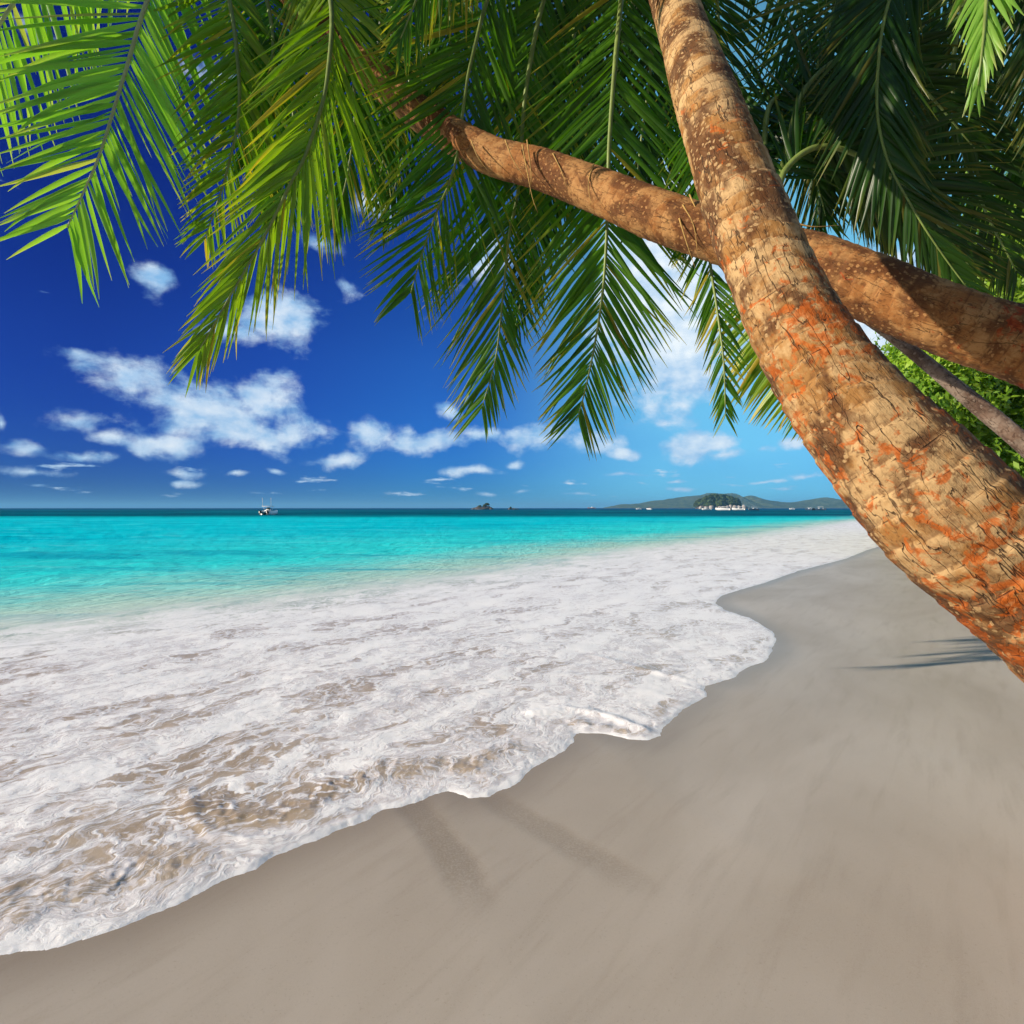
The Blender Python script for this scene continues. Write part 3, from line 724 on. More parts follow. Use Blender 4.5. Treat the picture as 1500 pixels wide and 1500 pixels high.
# ---- main leaning palm ------------------------------------------------------
path1 = [(1960,1330,2.25,330),(1830,1180,2.2,262),(1700,1040,2.2,232),(1580,922,2.22,216),(1482,836,2.26,206),(1392,757,2.3,200),(1325,686,2.36,183),(1265,622,2.42,163),
         (1210,551,2.5,145),(1168,481,2.58,131),(1130,400,2.68,119),(1094,315,2.82,113),(1058,215,3.05,99),(1025,120,3.5,84),(985,0,4.4,62),(930,-150,5.9,44)]
b1 = P(1960,1330,2.25); b1[2] = 0.05
palm1 = tag(empty('palm_tree', b1), 'thick leaning coconut palm with pale ringed trunk and orange lichen patches, nearest the camera', 'palm tree')
trunk('trunk', path1, m_bark1, palm1, b1, nlen=760, nrad=120, seed=1, ring_len=0.11, ring_amp=0.048, lump=0.05)
c1 = (930, -150, 5.9)
f1 = [
 # the fronds hanging behind the far trunk
 dict(path=[c1,(850,-190,5.9),(740,-60,5.7),(690,90,5.6),(668,235,5.5),(640,310,5.4),(617,375,5.35),(600,435,5.3)], L=1.42, n=92, mat=m_leaf, seed=1, a0=62, a1=28, droop=.2, twist=.15),
 dict(path=[c1,(890,-180,5.9),(810,-40,5.9),(772,120,5.9),(760,270,5.9),(746,344,5.9),(737,430,5.9),(726,525,5.9),(705,600,5.9)], L=1.10, mat=m_leaf, seed=2, a0=54, a1=26, droop=.16, lr=(1.0,1.4), n=108, twist=-.1),
 dict(path=[c1,(930,-120,6.1),(850,20,6.4),(815,180,6.5),(790,300,6.5),(772,400,6.5),(752,490,6.5)], L=0.9, mat=m_leaf_shade, seed=3, a0=46, a1=20, droop=.4),
 dict(path=[c1,(925,-130,5.9),(905,50,5.6),(893,200,5.5),(890,306,5.45),(885,405,5.4),(874,488,5.35),(858,568,5.3),(843,622,5.3)], L=1.30, mat=m_leaf, seed=4, a0=58, a1=32, droop=.10, n=112, lab='dark green frond hanging straight down between the trunks'),
 dict(path=[c1,(990,-160,5.9),(1015,20,6.0),(1025,200,5.4),(1038,365,4.9),(1050,450,4.7),(1060,530,4.6),(1063,612,4.6)], L=0.66, mat=m_leaf, seed=5, a0=46, a1=28, droop=.15, n=104, wid=.034),
 # canopy above
 dict(path=[c1,(960,-60,6.6),(955,80,7.0),(940,200,7.2),(925,330,7.2)], L=1.0, mat=m_leaf_shade, seed=6),
 dict(path=[c1,(900,-90,6.8),(860,60,7.2),(845,180,7.4),(830,300,7.4)], L=1.0, mat=m_leaf_shade, seed=7),
 dict(path=[c1,(800,-180,6.6),(690,-60,7.0),(620,60,7.0),(575,180,7.0),(548,300,7.0)], L=1.1, mat=m_leaf, seed=8),
 dict(path=[c1,(1020,-120,6.4),(1050,0,6.9),(1050,130,7.0),(1030,260,7.0),(1000,360,7.0)], L=1.0, mat=m_leaf_shade, seed=9),
 dict(path=[c1,(850,-230,5.4),(740,-180,4.8),(640,-60,4.5),(585,60,4.4)], L=.9, mat=m_leaf, seed=10),
 dict(path=[c1,(1020,-200,6.2),(1120,-120,6.6),(1170,20,6.8),(1190,180,6.8),(1200,330,6.8)], L=1.0, mat=m_leaf_shade, seed=11),
 dict(path=[c1,(940,-60,6.4),(900,100,7.6),(880,200,7.8),(880,280,8.0)], L=1.1, mat=m_leaf_shade, seed=12, twist=.8),
 dict(path=[c1,(990,-60,6.4),(985,100,7.2),(970,200,7.6),(965,290,7.6)], L=1.1, mat=m_leaf_shade, seed=13, twist=-.7),
 dict(path=[c1,(820,-330,5.4),(680,-300,4.9),(540,-170,4.6),(480,-80,4.5)], L=1.1, mat=m_leaf_shade, seed=15),  # unseen fronds start here, added above view to shade the upper right
 dict(path=[c1,(900,-360,5.2),(840,-380,4.5),(760,-280,4.0),(700,-160,3.8)], L=1.1, mat=m_leaf_shade, seed=16),
 dict(path=[c1,(960,-360,5.2),(970,-400,4.4),(960,-300,3.8),(950,-190,3.5)], L=1.0, mat=m_leaf_shade, seed=17),
 dict(path=[c1,(860,-300,5.8),(740,-320,5.6),(600,-230,5.5),(500,-120,5.4)], L=1.1, mat=m_leaf_shade, seed=18),
 dict(path=[c1,(830,-260,6.0),(720,-240,6.0),(620,-150,6.0)], L=1.1, mat=m_leaf_shade, seed=19),  # last of the unseen shading fronds
 dict(path=[c1,(860,-60,6.4),(800,60,7.0),(770,150,7.2),(760,240,7.4)], L=1.1, mat=m_leaf_shade, seed=14, twist=.5),
]
for d in f1: frond(palm1, b1, **d)

# ---- second palm crossing behind ---------------------------------------------
path2 = [(2500,960,2.6,190),(2200,830,2.8,140),(1950,700,3.0,126),(1700,590,3.2,114),(1500,508,3.45,104),(1420,482,3.55,100),(1345,452,3.65,96),(1270,420,3.8,93),(1190,391,4.0,90),(1110,364,4.2,80),
         (1025,337,4.4,72),(960,314,4.6,70),(880,281,4.9,63),(795,249,5.2,56),(710,224,5.5,52),(620,170,5.8,48),(530,95,6.1,44),(440,5,6.4,41),(360,-90,6.7,38)]
b2 = P(2500,960,2.6); b2[2] = 0.3
palm2 = tag(empty('palm_tree', b2), 'long reddish-brown palm trunk crossing behind the thick one, fronds hanging at upper left', 'palm tree')
trunk('trunk', path2, m_bark2, palm2, b2, nlen=640, nrad=90, seed=4, ring_len=0.085, ring_amp=0.035, lump=0.04)
c2 = (360, -90, 6.7)
f2 = [
 dict(path=[c2,(290,-110,6.2),(225,-20,5.6),(182,110,5.2),(148,220,4.9),(125,275,4.8),(110,308,4.75),(96,338,4.7)], L=1.35, mat=m_leaf_lit, rmat=m_rachp, seed=21, a0=52, a1=30, droop=.12, n=56, wid=.06, lab='pale green frond at the upper left, seen against deep blue sky', taper=.45, vee=.1),
 dict(path=[c2,(420,-120,6.3),(480,-20,5.6),(480,110,5.1),(452,215,4.9),(425,270,4.8),(388,345,4.75),(345,420,4.7),(305,490,4.65),(290,515,4.65)], L=1.15, mat=m_leafy, seed=22, a0=50, a1=14, droop=.30, n=100, lr=(1.15,1.05), twist=.2, lab='long yellow-green frond drooping in front of the clouds', vee=.3),
 dict(path=[c2,(330,-60,6.2),(345,60,5.8),(350,160,5.7),(330,260,5.6),(300,350,5.6)], L=1.0, mat=m_leafy, seed=23, a0=60, a1=26, droop=.3, twist=.3),
 dict(path=[c2,(440,-80,6.6),(500,40,6.6),(520,150,6.6),(510,250,6.6),(490,330,6.6)], L=1.05, mat=m_leaf, seed=24, droop=.4, n=90),
 dict(path=[c2,(470,-110,6.8),(570,0,7.2),(600,120,7.2),(590,230,7.2),(560,330,7.2)], L=1.1, mat=m_leaf_shade, seed=25, droop=.4),
 dict(path=[c2,(400,-60,6.9),(420,60,7.3),(430,160,7.4),(420,250,7.4),(400,320,7.4)], L=1.15, mat=m_leaf, seed=26, droop=.4),
 dict(path=[c2,(250,-140,6.3),(120,-110,5.6),(30,-10,5.1),(-40,110,4.9),(-80,230,4.8)], L=1.2, mat=m_leaf_lit, rmat=m_rachp, seed=27, droop=.2, n=60, wid=.05, a0=56, a1=30),
 dict(path=[c2,(540,-140,6.4),(640,-60,6.2),(660,60,6.0),(640,160,6.0)], L=.95, mat=m_leaf, seed=29, droop=.4),
 dict(path=[c2,(380,-40,6.5),(400,60,6.2),(385,150,6.1),(360,240,6.0)], L=1.0, mat=m_leaf, seed=30, droop=.3, twist=.2),
]
for d in f2: frond(palm2, b2, **d)
strands(palm2, b2, [[(765,212,5.05),(772,250,5.0),(780,290,5.0),(788,312,5.0)],[(772,205,5.05),(778,255,5.0),(776,285,5.0)],[(740,205,5.1),(752,235,5.05),(770,262,5.0)],
   [(690,205,5.3),(700,230,5.2),(716,252,5.2)],[(810,225,5.0),(822,250,4.9),(832,280,4.9)],[(870,240,4.8),(862,268,4.75),(866,300,4.7)],
   [(1000,300,4.3),(1016,330,4.25),(1022,372,4.25)],[(1010,285,4.3),(1025,320,4.25),(1030,350,4.25)],[(995,320,4.3),(1004,350,4.25),(1018,392,4.25)],[(905,262,4.7),(912,285,4.6),(905,305,4.6)],
   [(1160,325,4.0),(1190,332,3.95),(1230,330,3.95)],[(1165,340,4.0),(1180,350,3.9),(1200,354,3.9)]], m_dry)

# ---- slender grey palm -------------------------------------------------------
path3 = [(1980,1120,3.9,48),(1800,940,4.0,38),(1640,775,4.1,31),(1500,650,4.25,26),(1430,592,4.35,23),(1375,546,4.4,20),(1320,502,4.5,18),(1270,466,4.6,17),(1215,428,4.7,16),(1165,375,4.8,15),(1135,310,4.9,14)]
b3 = P(1980,1120,3.9); b3[2] = 0.05
palm3 = tag(empty('palm_tree', b3), 'slender grey palm trunk slanting behind the thick trunk below the brown one', 'palm tree')
trunk('trunk', path3, m_bark3, palm3, b3, nlen=300, nrad=40, seed=8, ring_len=0.07, ring_amp=0.05, lump=0.12)
c3 = (1135, 310, 4.9)
f3 = [
 dict(path=[c3,(1130,330,5.0),(1128,400,5.1),(1142,480,5.1),(1172,560,5.1),(1200,620,5.1)], L=.72, mat=m_leafy, seed=41, a0=74, a1=60, droop=.5, lr=(1.0,1.0), n=70, lab='yellowing frond hanging beside the thick trunk'),
 dict(path=[c3,(1150,250,5.0),(1200,215,5.0),(1270,235,5.0),(1350,300,5.0),(1420,390,5.0)], L=.95, mat=m_leaf_shade, seed=42, a0=50, a1=20, droop=.2, n=84),
 dict(path=[c3,(1150,230,5.1),(1180,130,5.3),(1250,80,5.4),(1340,120,5.4),(1430,220,5.4)], L=1.0, mat=m_leaf_shade, seed=43, a0=55, a1=20, droop=.3),
 dict(path=[c3,(1120,240,5.2),(1130,150,5.4),(1180,160,5.6),(1250,260,5.6),(1300,340,5.6)], L=.9, mat=m_leaf_shade, seed=44, a0=40, a1=20, droop=.1),
]
for d in f3: frond(palm3, b3, **d)

# ---- palm above the right corner ----------------------------------------------
path4 = [(2900,1100,4.0,150),(2500,700,4.2,100),(2150,350,4.5,80),(1850,60,4.8,66),(1640,-110,5.0,56),(1500,-200,5.1,50)]
b4 = P(2900,1100,4.0); b4[2] = 0.1
palm4 = tag(empty('palm_tree', b4), 'palm whose dark shaded fronds fill the upper right corner', 'palm tree')
trunk('trunk', path4, m_bark2, palm4, b4, nlen=200, nrad=40, seed=12)
c4 = (1500, -200, 5.1)
f4 = [
 dict(path=[c4,(1400,-160,5.0),(1310,-20,4.8),(1285,120,4.7),(1296,222,4.65),(1340,310,4.6),(1380,372,4.6),(1420,426,4.6)], L=.85, mat=m_leaf_shade, r0=.016, seed=51, a0=40, a1=22, droop=.15, n=100, lab='green frond with pale rachis slanting down to the brown trunk'),
 dict(path=[c4,(1440,-80,5.4),(1400,60,5.6),(1400,180,5.6),(1440,300,5.6),(1490,400,5.6)], L=1.1, mat=m_leaf_shade, seed=52, a0=55, a1=25, droop=.2),
 dict(path=[c4,(1500,-60,5.6),(1500,80,5.8),(1520,220,5.8),(1560,340,5.8)], L=1.2, mat=m_leaf_shade, seed=53, droop=.2),
 dict(path=[c4,(1360,-150,5.4),(1250,-40,5.7),(1200,90,5.8),(1190,220,5.8),(1210,320,5.8)], L=1.05, mat=m_leaf_shade, seed=54, droop=.2),
 dict(path=[c4,(1470,-120,4.4),(1450,-40,4.0),(1440,60,3.8),(1432,130,3.8)], L=.62, mat=m_leaf_lit, seed=55, a0=40, a1=14, droop=.9, n=60, lab='bright green leaf tips hanging at the upper right corner'),
 dict(path=[c4,(1560,-140,4.6),(1580,0,4.4),(1570,120,4.3),(1550,230,4.3)], L=.9, mat=m_leaf_shade, seed=56, droop=.3),
 dict(path=[c4,(1420,-60,5.8),(1340,60,6.2),(1320,180,6.4),(1340,300,6.4)], L=1.15, mat=m_leaf_shade, seed=57, droop=.3, twist=.4),
 dict(path=[c4,(1600,-60,5.4),(1660,100,5.4),(1660,260,5.4),(1620,400,5.4)], L=1.2, mat=m_leaf_shade, seed=58, droop=.2),
]
for d in f4: frond(palm4, b4, **d)

# ================================================================== WOODED SLOPE ON THE RIGHT
m_hill = simple('forest_floor', (0.05, 0.08, 0.015), 0.9, 0.5, 0.6)
m_wood, k, b, o = new_mat('broadleaf_foliage')
lf = k.sep(k.attr('leaf', 'Vector'))
c = k.mix(lf[0], (0.10, 0.23, 0.015), (0.36, 0.52, 0.035))
c = k.mix(k.ss(lf[1], 0.6, 1.0), c, (0.22, 0.30, 0.03))
k.put(b.inputs['Base Color'], c); b.inputs['Roughness'].default_value = 0.5
tr = k.new('ShaderNodeBsdfTranslucent'); k.put(tr.inputs[0], k.mix(1.0, c, (1.2, 1.4, 0.4), 'MULTIPLY'))
ms = k.new('ShaderNodeMixShader'); ms.inputs[0].default_value = 0.35
k.l.new(b.outputs[0], ms.inputs[1]); k.l.new(tr.outputs[0], ms.inputs[2]); k.l.new(ms.outputs[0], o.inputs[0])

def hill_h(x, y):
    u = (x - 0.66 * y)           # distance right of the sight line along the slope's foot
    return np.clip(4.6 + 2.1 * u, 0, 15) * sstep(0.2, 1.0, u) * sstep(13, 24, y) * sstep(90, 50, y) * (1 + .15 * fbm(x * .12, y * .12, None, 3, 71))
gx, gy = np.meshgrid(np.linspace(8, 90, 90), np.linspace(14, 90, 90), indexing='ij')
hx, hy = gx.ravel(), gy.ravel(); hz = hill_h(hx - 3.0, hy + 1.5) * 0.45
n = 90
i, j = np.meshgrid(np.arange(n - 1), np.arange(n - 1), indexing='ij'); a = (i * n + j).ravel()
hq = np.stack([a, a + n, a + n + 1, a + 1], -1)
hsd = shore_sd(hx, hy)
hz = hz - 0.4 + np.where(hsd > -2, -3, 0)
hz = hz - 0.6
keep = hz[hq].max(axis=1) > 0.1
used, q2 = prune(hx, hq, keep)
tag(make_mesh('hillside', np.c_[hx, hy, hz][used], q2, None, m_hill), 'wooded slope behind the palms', 'hillside', kind='structure')
vs = []; qs = []; lfv = []; nv = 0
cnt = 0
rs = np.random.default_rng(5)
crowns = []
while len(crowns) < 300:
    y_ = 20 + 20 * rs.random() ** 1.3; u = 0.8 + 8.0 * rs.random() ** 1.3; x_ = 0.66 * y_ + u
    if shore_sd(np.array([x_]), np.array([y_]))[0] > -1.6: continue
    rad = rs.uniform(1.1, 2.1)
    zc = float(hill_h(np.array([x_]), np.array([y_]))[0]) * rs.random() ** 0.6 * 0.98 + rs.uniform(0.3, 1.0)
    if u < 2.0 and zc < 4.0: continue
    crowns.append((x_, y_, zc, rad))
for (x_, y_, zc, rad) in crowns:
    npts = int(900 * rad)
    d = rs.normal(size=(npts, 3)); d /= np.linalg.norm(d, axis=1)[:, None]
    kk = rad * (1 + 0.35 * fbm(d[:, 0] * 2.2 + x_, d[:, 1] * 2.2 + y_, d[:, 2] * 2.2, 3, 77)) * rs.uniform(0.55, 1.03, npts)
    p = np.array([x_, y_, zc]) + d * kk[:, None] * np.array([1, 1, .85])
    nn = d + rs.normal(0, 0.7, (npts, 3)) + np.array([0, 0, .4]); nn /= np.linalg.norm(nn, axis=1)[:, None]
    a = np.cross(nn, rs.normal(size=(npts, 3))); a /= np.linalg.norm(a, axis=1)[:, None]; b_ = np.cross(nn, a)
    sz = rs.uniform(0.05, 0.125, npts)[:, None]
    v4 = np.stack([p - a * sz * 1.4, p - b_ * sz * .6 + nn * sz * .2, p + a * sz * 1.4, p + b_ * sz * .6 + nn * sz * .2], 1).reshape(-1, 3)
    vs.append(v4); qs.append(np.arange(npts * 4).reshape(-1, 4) + nv); nv += npts * 4
    hue = rs.random() * 0.6
    r0 = np.clip(hue + rs.uniform(0, .4, npts), 0, 1); r1 = rs.random(npts) * rs.uniform(.5, 1)
    lfv.append(np.repeat(np.stack([r0, r1, r0 * 0], -1), 4, axis=0))
wood = make_mesh('hillside_woodland', np.concatenate(vs), np.concatenate(qs), None, m_wood, smooth=False, attrs={'leaf': np.concatenate(lfv)})
tag(wood, 'dense sunlit green woodland on the slope right of the trunks', 'woodland', kind='stuff')

# ================================================================== FAR HILLS
m_far, k, b, o = new_mat('distant_forest')
n_ = k.noise(k.geo(), 0.035, 6, 0.7); n2 = k.noise(k.geo(), 0.006, 4, 0.6)
c = k.mix(k.ss(n_, 0.35, 0.65), (0.05, 0.075, 0.035), (0.13, 0.16, 0.07))
c = k.mix(k.math('MULTIPLY', k.ss(n2, 0.55, 0.7), 0.4), c, (0.13, 0.12, 0.085))
k.put(b.inputs['Base Color'], c); b.inputs['Roughness'].default_value = 0.9; b.inputs['Specular IOR Level'].default_value = 0.1
k.put(b.inputs['Normal'], k.bump(n_, 1.0, 14.0))
prof = [(884,744),(895,741),(910,738),(935,737),(955,733),(975,731),(1000,727),(1030,724),(1038,721),(1058,722.5),(1072,721.5),(1085,729),(1098,725),(1115,731),(1140,734.5),(1165,735.5),(1185,731.5),(1207,728),(1222,731),(1245,731),(1270,733),(1310,728),(1360,733),(1420,738),(1480,744)]
px_ = np.array([p[0] for p in prof], float); py_ = np.array([p[1] for p in prof])
nu, nvv = 420, 40
YH = 2600.0
ux = np.linspace(884, 1480, nu)
top = (744.0 - np.interp(ux, px_, py_)) / F * YH
s_ = np.linspace(0, 1, nvv)
U, SS_ = np.meshgrid(ux, s_, indexing='ij')
yy = YH - 380 + 800 * SS_
xx = (U - CX) / F * YH + (SS_ - .475) * 60
pr = np.where(SS_ < .475, sstep(0, .475, SS_) ** 0.8, sstep(1.0, .475, SS_))
zz = top[:, None] * pr
zz = zz * (1 + 0.10 * fbm(xx * .012, yy * .012, None, 4, 81) * np.abs(pr - 1) * 2) + 2.4 * pr ** .3 * fbm(xx * .07, yy * .07, None, 3, 82) - 1.0
i, j = np.meshgrid(np.arange(nu - 1), np.arange(nvv - 1), indexing='ij'); a = (i * nvv + j).ravel()
tag(make_mesh('hills', np.stack([xx, yy, zz], -1).reshape(-1, 3), np.stack([a, a + nvv, a + nvv + 1, a + 1], -1), None, m_far), 'low blue-green hills along the horizon', 'hills', kind='structure')

# ---- islets ---------------------------------------------------------------------
m_rock = simple('dark_granite', (0.10, 0.085, 0.075), 0.85, 0.5, 0.8)
m_pale = simple('pale_granite', (0.52, 0.46, 0.40), 0.8, 0.35, 0.5)
m_bush = simple('islet_scrub', (0.055, 0.10, 0.025), 0.9, 0.6, 0.5)
m_isle = simple('islet_wood', (0.075, 0.125, 0.03), 0.9, 0.55, 0.35)
def leafy_mound(lst, name, mat, parent, base, dens_=14, size=(0.5, 1.0), seed=0):
    rs = np.random.default_rng(seed); vs = []; nv = 0; qs = []
    for (c, r) in lst:
        r = np.asarray(r, float); n_ = int(dens_ * r[0] * r[2]) + 40
        d = rs.normal(size=(n_, 3)); d[:, 2] = np.abs(d[:, 2]) * 1.1 - 0.1; d /= np.linalg.norm(d, axis=1)[:, None]
        p = np.asarray(c) + d * r * (rs.uniform(.72, 1.05, n_) * (1 + .25 * fbm(d[:, 0] * 2 + c[0], d[:, 1] * 2, d[:, 2] * 2, 3, seed)))[:, None]
        nn = d + rs.normal(0, .6, (n_, 3)); nn /= np.linalg.norm(nn, axis=1)[:, None]
        a = np.cross(nn, rs.normal(size=(n_, 3))); a /= np.linalg.norm(a, axis=1)[:, None]; b_ = np.cross(nn, a)
        sz = rs.uniform(size[0], size[1], n_)[:, None]
        vs.append(np.stack([p - a * sz, p - b_ * sz, p + a * sz, p + b_ * sz], 1).reshape(-1, 3)); qs.append(np.arange(n_ * 4).reshape(-1, 4) + nv); nv += n_ * 4
    return make_mesh(name, np.concatenate(vs) - np.asarray(base), np.concatenate(qs), None, mat, parent, smooth=False)
# wooded islet
Yi = 1000.0
def W(px, py): return P(px, py, Yi)
bi = W(1052, 745); bi[2] = 0
isl = tag(empty('wooded_islet', bi), 'small round wooded islet ringed by pale boulders in front of the hills', 'islet')
u = Yi / F
mb = MB(); mb.ball((0, 0, 0), (33 * u, 26 * u, 9 * u), 40, 14, .2, 2.0, 3, zmin=-1); mb.build('ground', m_rock, isl, smooth=True)
leafy_mound([((W(px_i, 745)[0], Yi + dy, h * .45 * u), (r * u, r * u, h * .58 * u)) for px_i, dy, r, h in
   [(1028,0,9,14),(1038,0,11,18),(1048,4,12,20),(1058,6,12,20.5),(1068,4,11,18.5),(1076,0,9,14.5),(1034,-16,8,12),(1064,-18,8,12),(1050,-18,9,13),(1024,4,6,10),(1081,4,5,9)]], 'woodland', m_isle, isl, bi, 26, (.7, 1.7), 9)
for i_, (px_i, r, h) in enumerate([(1019,3,3.2),(1026,2.5,3),(1034,4,4.5),(1046,3,3.2),(1057,4,4.2),(1066,4.5,4.8),(1073,4,4.2),(1080,4,5),(1084,2.5,2.6),(1051,2.2,2.4),(1061,2.6,5.5)]):
    mb = MB(); c = W(px_i, 745) - bi; mb.ball((c[0], -22 * u - (h * .6), 0.8 * u), (r * u, r * u * .8, h * u), 14, 9, .35, 1.6, i_); mb.build('boulder', m_pale, isl, smooth=True)
# dark rocky islets
def rocky(name, label, Y, rocks, bushes, seed):
    cx = rocks[0][0]; b0 = P(cx, 744, Y); b0[2] = 0; u = Y / F
    e = tag(empty(name, b0), label, 'islet')
    for i_, (px_i, rx, h) in enumerate(rocks):
        c = P(px_i, 744, Y) - b0
        mb = MB(); mb.ball((c[0], random.uniform(-2, 2), -0.3), (rx * u, rx * u * .8, h * u), 20, 12, .45, 1.8, i_ + seed); mb.build('rock', m_rock, e, smooth=True)
    if bushes: leafy_mound([((P(px_i, 744, Y)[0], Y, zc * u), (r * u, r * u, r * .8 * u)) for px_i, zc, r in bushes], 'scrub', m_bush, e, b0, 60, (.25, .55), seed)
rocky('rocky_islet', 'larger dark rocky islet with scrub on the horizon left of the hills', 620.0, [(706,12,4.5),(696,6,3),(713,6,6),(719,4,3.5),(701,5,5)], [(713,6.5,3.6),(703,4.2,2.6),(710,5,3)], 3)
rocky('rocky_islet', 'tiny low dark rock just right of the rocky islet', 620.0, [(752,5,2.2),(747,3,3.2),(757,4,1.8)], [(748,2.6,1.4)], 13)

# ================================================================== BOATS
m_white = simple('white_gelcoat', (0.80, 0.81, 0.80), 0.25, 0.06, 2.0)
m_black = simple('black_cowling', (0.02, 0.02, 0.022), 0.3, 0.3, 4.0)
m_glass = simple('tinted_glass', (0.03, 0.05, 0.06), 0.08, 0.2, 4.0)
m_alu = simple('aluminium_tube', (0.65, 0.66, 0.67), 0.35, 0.1, 6.0, 0.8)
m_blue = simple('dark_hull', (0.03, 0.06, 0.11), 0.35, 0.3, 3.0)
m_red = simple('red_canopy', (0.45, 0.07, 0.04), 0.6, 0.2, 3.0)

def hull_rings(xc, L, beam, zk, zd, n=9, sheer=0.3):
    rings = []
    for i in range(n):
        t = i / (n - 1); y_ = L * t
        wdt = beam * (1.0 if t < .55 else max(0.04, 1 - ((t - .55) / .45) ** 1.9)); rise = sheer * t ** 2; kr = 0.55 * (zd - zk) * max(0, (t - .5) / .5) ** 2
        rings.append([(xc - wdt / 2, y_, zd + rise), (xc - wdt / 2 * .92, y_, zk + .45 * (zd - zk) + kr * .6), (xc - wdt * .12, y_, zk + kr), (xc + wdt * .12, y_, zk + kr), (xc + wdt / 2 * .92, y_, zk + .45 * (zd - zk) + kr * .6), (xc + wdt / 2, y_, zd + rise)])
    return rings
def catamaran(loc, rz):
    e = empty('power_catamaran', loc, rz)
    h = MB()
    for s_ in (-1, 1):
        h = MB(); h.loft(hull_rings(s_ * .95, 7.2, .95, -.3, .95)); h.build('hull', m_white, e)
    d = MB(); d.box(-1.35, 1.35, .25, 4.8, .62, .80); d.build('deck', m_white, e); d = MB(); d.box(-1.0, 1.0, 4.8, 6.4, .75, 1.05); d.build('foredeck', m_white, e); d = MB(); d.box(-.55, .55, .0, .2, .55, 1.0); d.build('transom', m_white, e)
    for q_ in (-1, 1):
        r = MB(); r.tube([(q_ * 1.4, .2, 1.0), (q_ * 1.42, 3, 1.08), (q_ * 1.3, 5.2, 1.2), (q_ * .7, 6.8, 1.3)], .045); r.build('gunwale', m_white, e, smooth=True)
    c = MB(); c.loft([[(-.55, 2.4, .8), (.55, 2.4, .8), (.55, 3.8, .8), (-.55, 3.8, .8)], [(-.5, 2.5, 1.5), (.5, 2.5, 1.5), (.5, 3.6, 1.45), (-.5, 3.6, 1.45)]]); sb = MB(); sb.box(-.5, .5, 1.6, 2.1, .8, 1.25); sb.build('seat', m_white, e)
    con = c.build('console', m_white, e)
    g_ = MB(); g_.loft([[(-.5, 2.9, 1.5), (.5, 2.9, 1.5), (.5, 3.5, 1.47), (-.5, 3.5, 1.47)], [(-.45, 2.85, 1.95), (.45, 2.85, 1.95), (.45, 3.1, 1.95), (-.45, 3.1, 1.95)]]); g_.build('windscreen', m_glass, con)
    t = MB(); t.loft([[(-1.25, 1.5, 2.22), (1.25, 1.5, 2.22), (1.15, 4.1, 2.26), (-1.15, 4.1, 2.26)], [(-1.2, 1.55, 2.34), (1.2, 1.55, 2.34), (1.1, 4.05, 2.38), (-1.1, 4.05, 2.38)]]); t.build('hardtop', m_white, e)
    for sx_ in (-1, 1):
        p = MB(); p.tube([(sx_ * .75, 2.0, .8), (sx_ * .85, 1.95, 2.23)], .03); p.build('hardtop_post', m_alu, e, smooth=True)
        p = MB(); p.tube([(sx_ * .7, 3.7, .8), (sx_ * .8, 3.75, 2.25)], .03); p.build('hardtop_post', m_alu, e, smooth=True)
    for sx_ in (-1, 1):
        o_ = MB(); o_.loft([[(sx_ * .95 - .22, -.55, .55), (sx_ * .95 + .22, -.55, .55), (sx_ * .95 + .22, .02, .55), (sx_ * .95 - .22, .02, .55)], [(sx_ * .95 - .24, -.6, .9), (sx_ * .95 + .24, -.6, .9), (sx_ * .95 + .24, .0, .95), (sx_ * .95 - .24, .0, .95)], [(sx_ * .95 - .15, -.45, 1.2), (sx_ * .95 + .15, -.45, 1.2), (sx_ * .95 + .15, -.1, 1.22), (sx_ * .95 - .15, -.1, 1.22)]])
        om_ = o_.build('outboard_motor', m_black, e); o_ = MB(); o_.box(sx_ * .95 - .09, sx_ * .95 + .09, -.4, -.1, -.5, .55); o_.build('motor_leg', m_black, om_)
        a_ = MB(); a_.tube([(sx_ * 1.1, 1.9, 2.3), (sx_ * 1.14, 1.7, 4.6)], [.06, .045], 6); a_.build('antenna', m_white, e)
    return e
cl = G(387, 754.2)
cat = catamaran((cl[0], cl[1], 0), R(2)); cat.scale = (.92, .92, .92)
tag(cat, 'white twin-hulled power boat with flat hardtop and two whip antennas, alone on the left', 'boat')

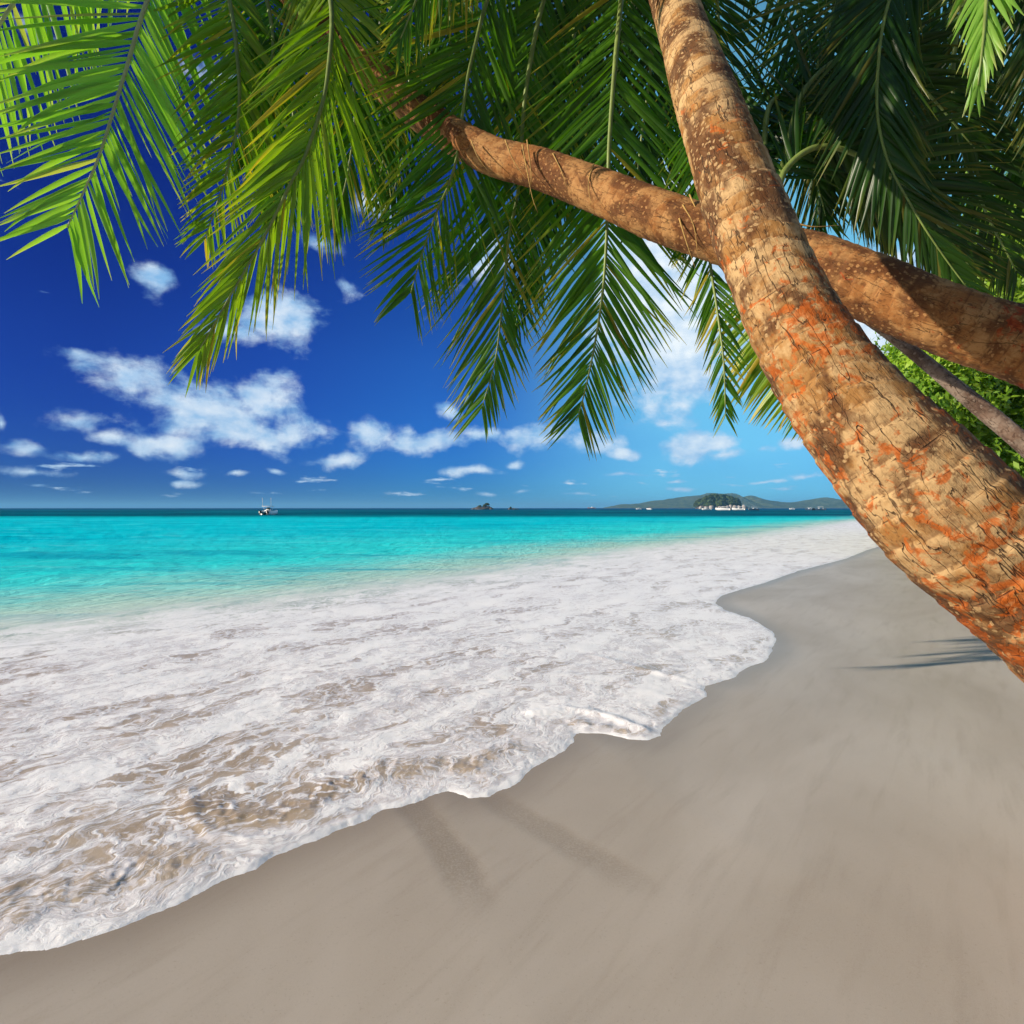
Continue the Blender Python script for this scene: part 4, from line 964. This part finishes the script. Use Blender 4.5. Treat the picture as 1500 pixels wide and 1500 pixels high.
def motorboat(name, hull_mat, top_mat, style):
    e = empty(name, (0, 0, 0))
    h = MB(); h.loft(hull_rings(0, 7.4, 2.5, -.35, .95, 10, .45)); h.build('hull', hull_mat, e)
    if style == 'cabin':
        c = MB(); c.loft([[(-.95, 1.6, .9), (.95, 1.6, .9), (.8, 5.4, 1.05), (-.8, 5.4, 1.05)], [(-.85, 1.9, 1.9), (.85, 1.9, 1.9), (.6, 4.3, 1.9), (-.6, 4.3, 1.9)]]); cb = c.build('cabin', m_white, e)
        g_ = MB(); g_.loft([[(-.93, 2.0, 1.35), (.93, 2.0, 1.35), (.78, 4.75, 1.4), (-.78, 4.75, 1.4)], [(-.9, 2.1, 1.75), (.9, 2.1, 1.75), (.68, 4.45, 1.75), (-.68, 4.45, 1.75)]]); g_.build('window', m_glass, cb)
        t = MB(); t.box(-.9, .9, 1.4, 4.2, 1.94, 2.04); t.build('roof', top_mat, e)
    else:
        t = MB(); t.loft([[(-1.1, 1.2, 2.1), (1.1, 1.2, 2.1), (1.0, 4.6, 2.15), (-1.0, 4.6, 2.15)], [(-.9, 1.4, 2.3), (.9, 1.4, 2.3), (.8, 4.4, 2.32), (-.8, 4.4, 2.32)]]); t.build('awning', top_mat, e)
        for sx_ in (-1, 1):
            for y_ in (1.4, 4.3):
                p = MB(); p.tube([(sx_ * 1.0, y_, .9), (sx_ * .95, y_, 2.15)], .04, 6); p.build('awning_post', m_alu, e)
        s_ = MB(); s_.box(-.9, .9, 1.0, 1.5, .9, 1.3); s_.build('seat', m_white, e)
        s_ = MB(); s_.box(-.4, .4, 3.2, 4.0, .9, 1.6); s_.build('console', m_white, e)
    o_ = MB(); o_.box(-.22, .22, -.55, -.02, .55, 1.2); om_ = o_.build('outboard_motor', m_black, e); o_ = MB(); o_.box(-.09, .09, -.4, -.1, -.5, .55); o_.build('motor_leg', m_black, om_)
    return e
kinds = {'wc': motorboat('motorboat', m_white, m_white, 'cabin'), 'wa': motorboat('motorboat', m_white, m_white, 'awning'),
         'ra': motorboat('motorboat', m_white, m_red, 'awning'), 'da': motorboat('motorboat', m_blue, m_white, 'awning')}
used_k = set()
GRP = 'boats moored in front of the hills'
for kind, px_i, wl, rz, sc, lab in [
    ('wc', 1070, 747.6, 62, 1.35, 'largest white cabin boat moored before the islet boulders'),
    ('wc', 1041, 747.2, 100, 1.0, 'white cabin boat off the left half of the wooded islet'),
    ('wa', 1091, 747.4, 75, 1.2, 'white boat with awning just right of the wooded islet'),
    ('da', 1111, 747.6, 95, 1.0, 'dark-hulled boat with awning right of the boats by the islet'),
    ('ra', 955, 746.4, 40, .95, 'boat with a red awning off the left end of the hills'),
    ('wa', 939, 746.2, 95, .8, 'small white boat left of the red-topped one'),
    ('wa', 1164, 746.2, 80, .8, 'small white boat alone in the middle of the bay'),
    ('da', 1191, 747.5, 20, .95, 'dark-hulled boat seen end-on, second from the right'),
    ('da', 1209, 747.5, 70, 1.1, 'dark-hulled boat farthest right, next to the thick palm trunk')]:
    e = kinds[kind] if kind not in used_k else copy_tree(kinds[kind]); used_k.add(kind)
    gpt = G(px_i, wl); e.location = (gpt[0], gpt[1], 0); e.rotation_euler = (0, 0, R(rz)); e.scale = (sc, sc, sc)
    tag(e, lab, 'boat', GRP)
# small red-brown vessel on the horizon
e = empty('ferry', (P(872, 744, 1500)[0], 1500, 0), R(90))
h = MB(); h.loft(hull_rings(0, 20, 5, -.5, 2.2, 10, 1.0)); h.build('hull', simple('rust_hull', (0.33, 0.12, 0.07), .6, .3, 1.0), e)
h = MB(); h.loft([[(-2, 3, 2.2), (2, 3, 2.2), (2, 12, 2.4), (-2, 12, 2.4)], [(-1.8, 3.5, 4.0), (1.8, 3.5, 4.0), (1.7, 11, 4.0), (-1.7, 11, 4.0)]]); h.build('deckhouse', m_white, e)
tag(e, 'tiny rust-coloured vessel on the horizon left of the hills', 'boat')

# ================================================================== HAZE
HAZE = True
if HAZE:
    m_haze = bpy.data.materials.new('sea_haze'); m_haze.use_nodes = True
    k = NT(m_haze.node_tree); k.n.remove(k.n['Principled BSDF'])
    pv = k.new('ShaderNodeVolumePrincipled'); pv.inputs['Color'].default_value = (0.22, 0.60, 1.0, 1); pv.inputs['Density'].default_value = 0.00016; pv.inputs['Anisotropy'].default_value = 0.0
    k.l.new(pv.outputs[0], k.n['Material Output'].inputs['Volume'])
    mb = MB(); mb.box(-14500, 14500, -14500, 14500, -5, 90); hz_ = mb.build('haze', m_haze); hz_['kind'] = 'stuff'; hz_['label'] = 'thin blue sea haze over the bay'; hz_['category'] = 'haze'

# ================================================================== OUTPUT
S.render.engine = 'CYCLES'
S.view_settings.view_transform = 'Standard'; S.view_settings.look = 'None'
S.view_settings.exposure = 0.42; S.view_settings.gamma = 1.0
S.cycles.max_bounces = 5; S.cycles.diffuse_bounces = 3; S.cycles.glossy_bounces = 2; S.cycles.transmission_bounces = 3; S.cycles.volume_bounces = 0
S.cycles.use_adaptive_sampling = True; S.cycles.adaptive_threshold = 0.03
S.render.resolution_x = 1024; S.render.resolution_y = 1024
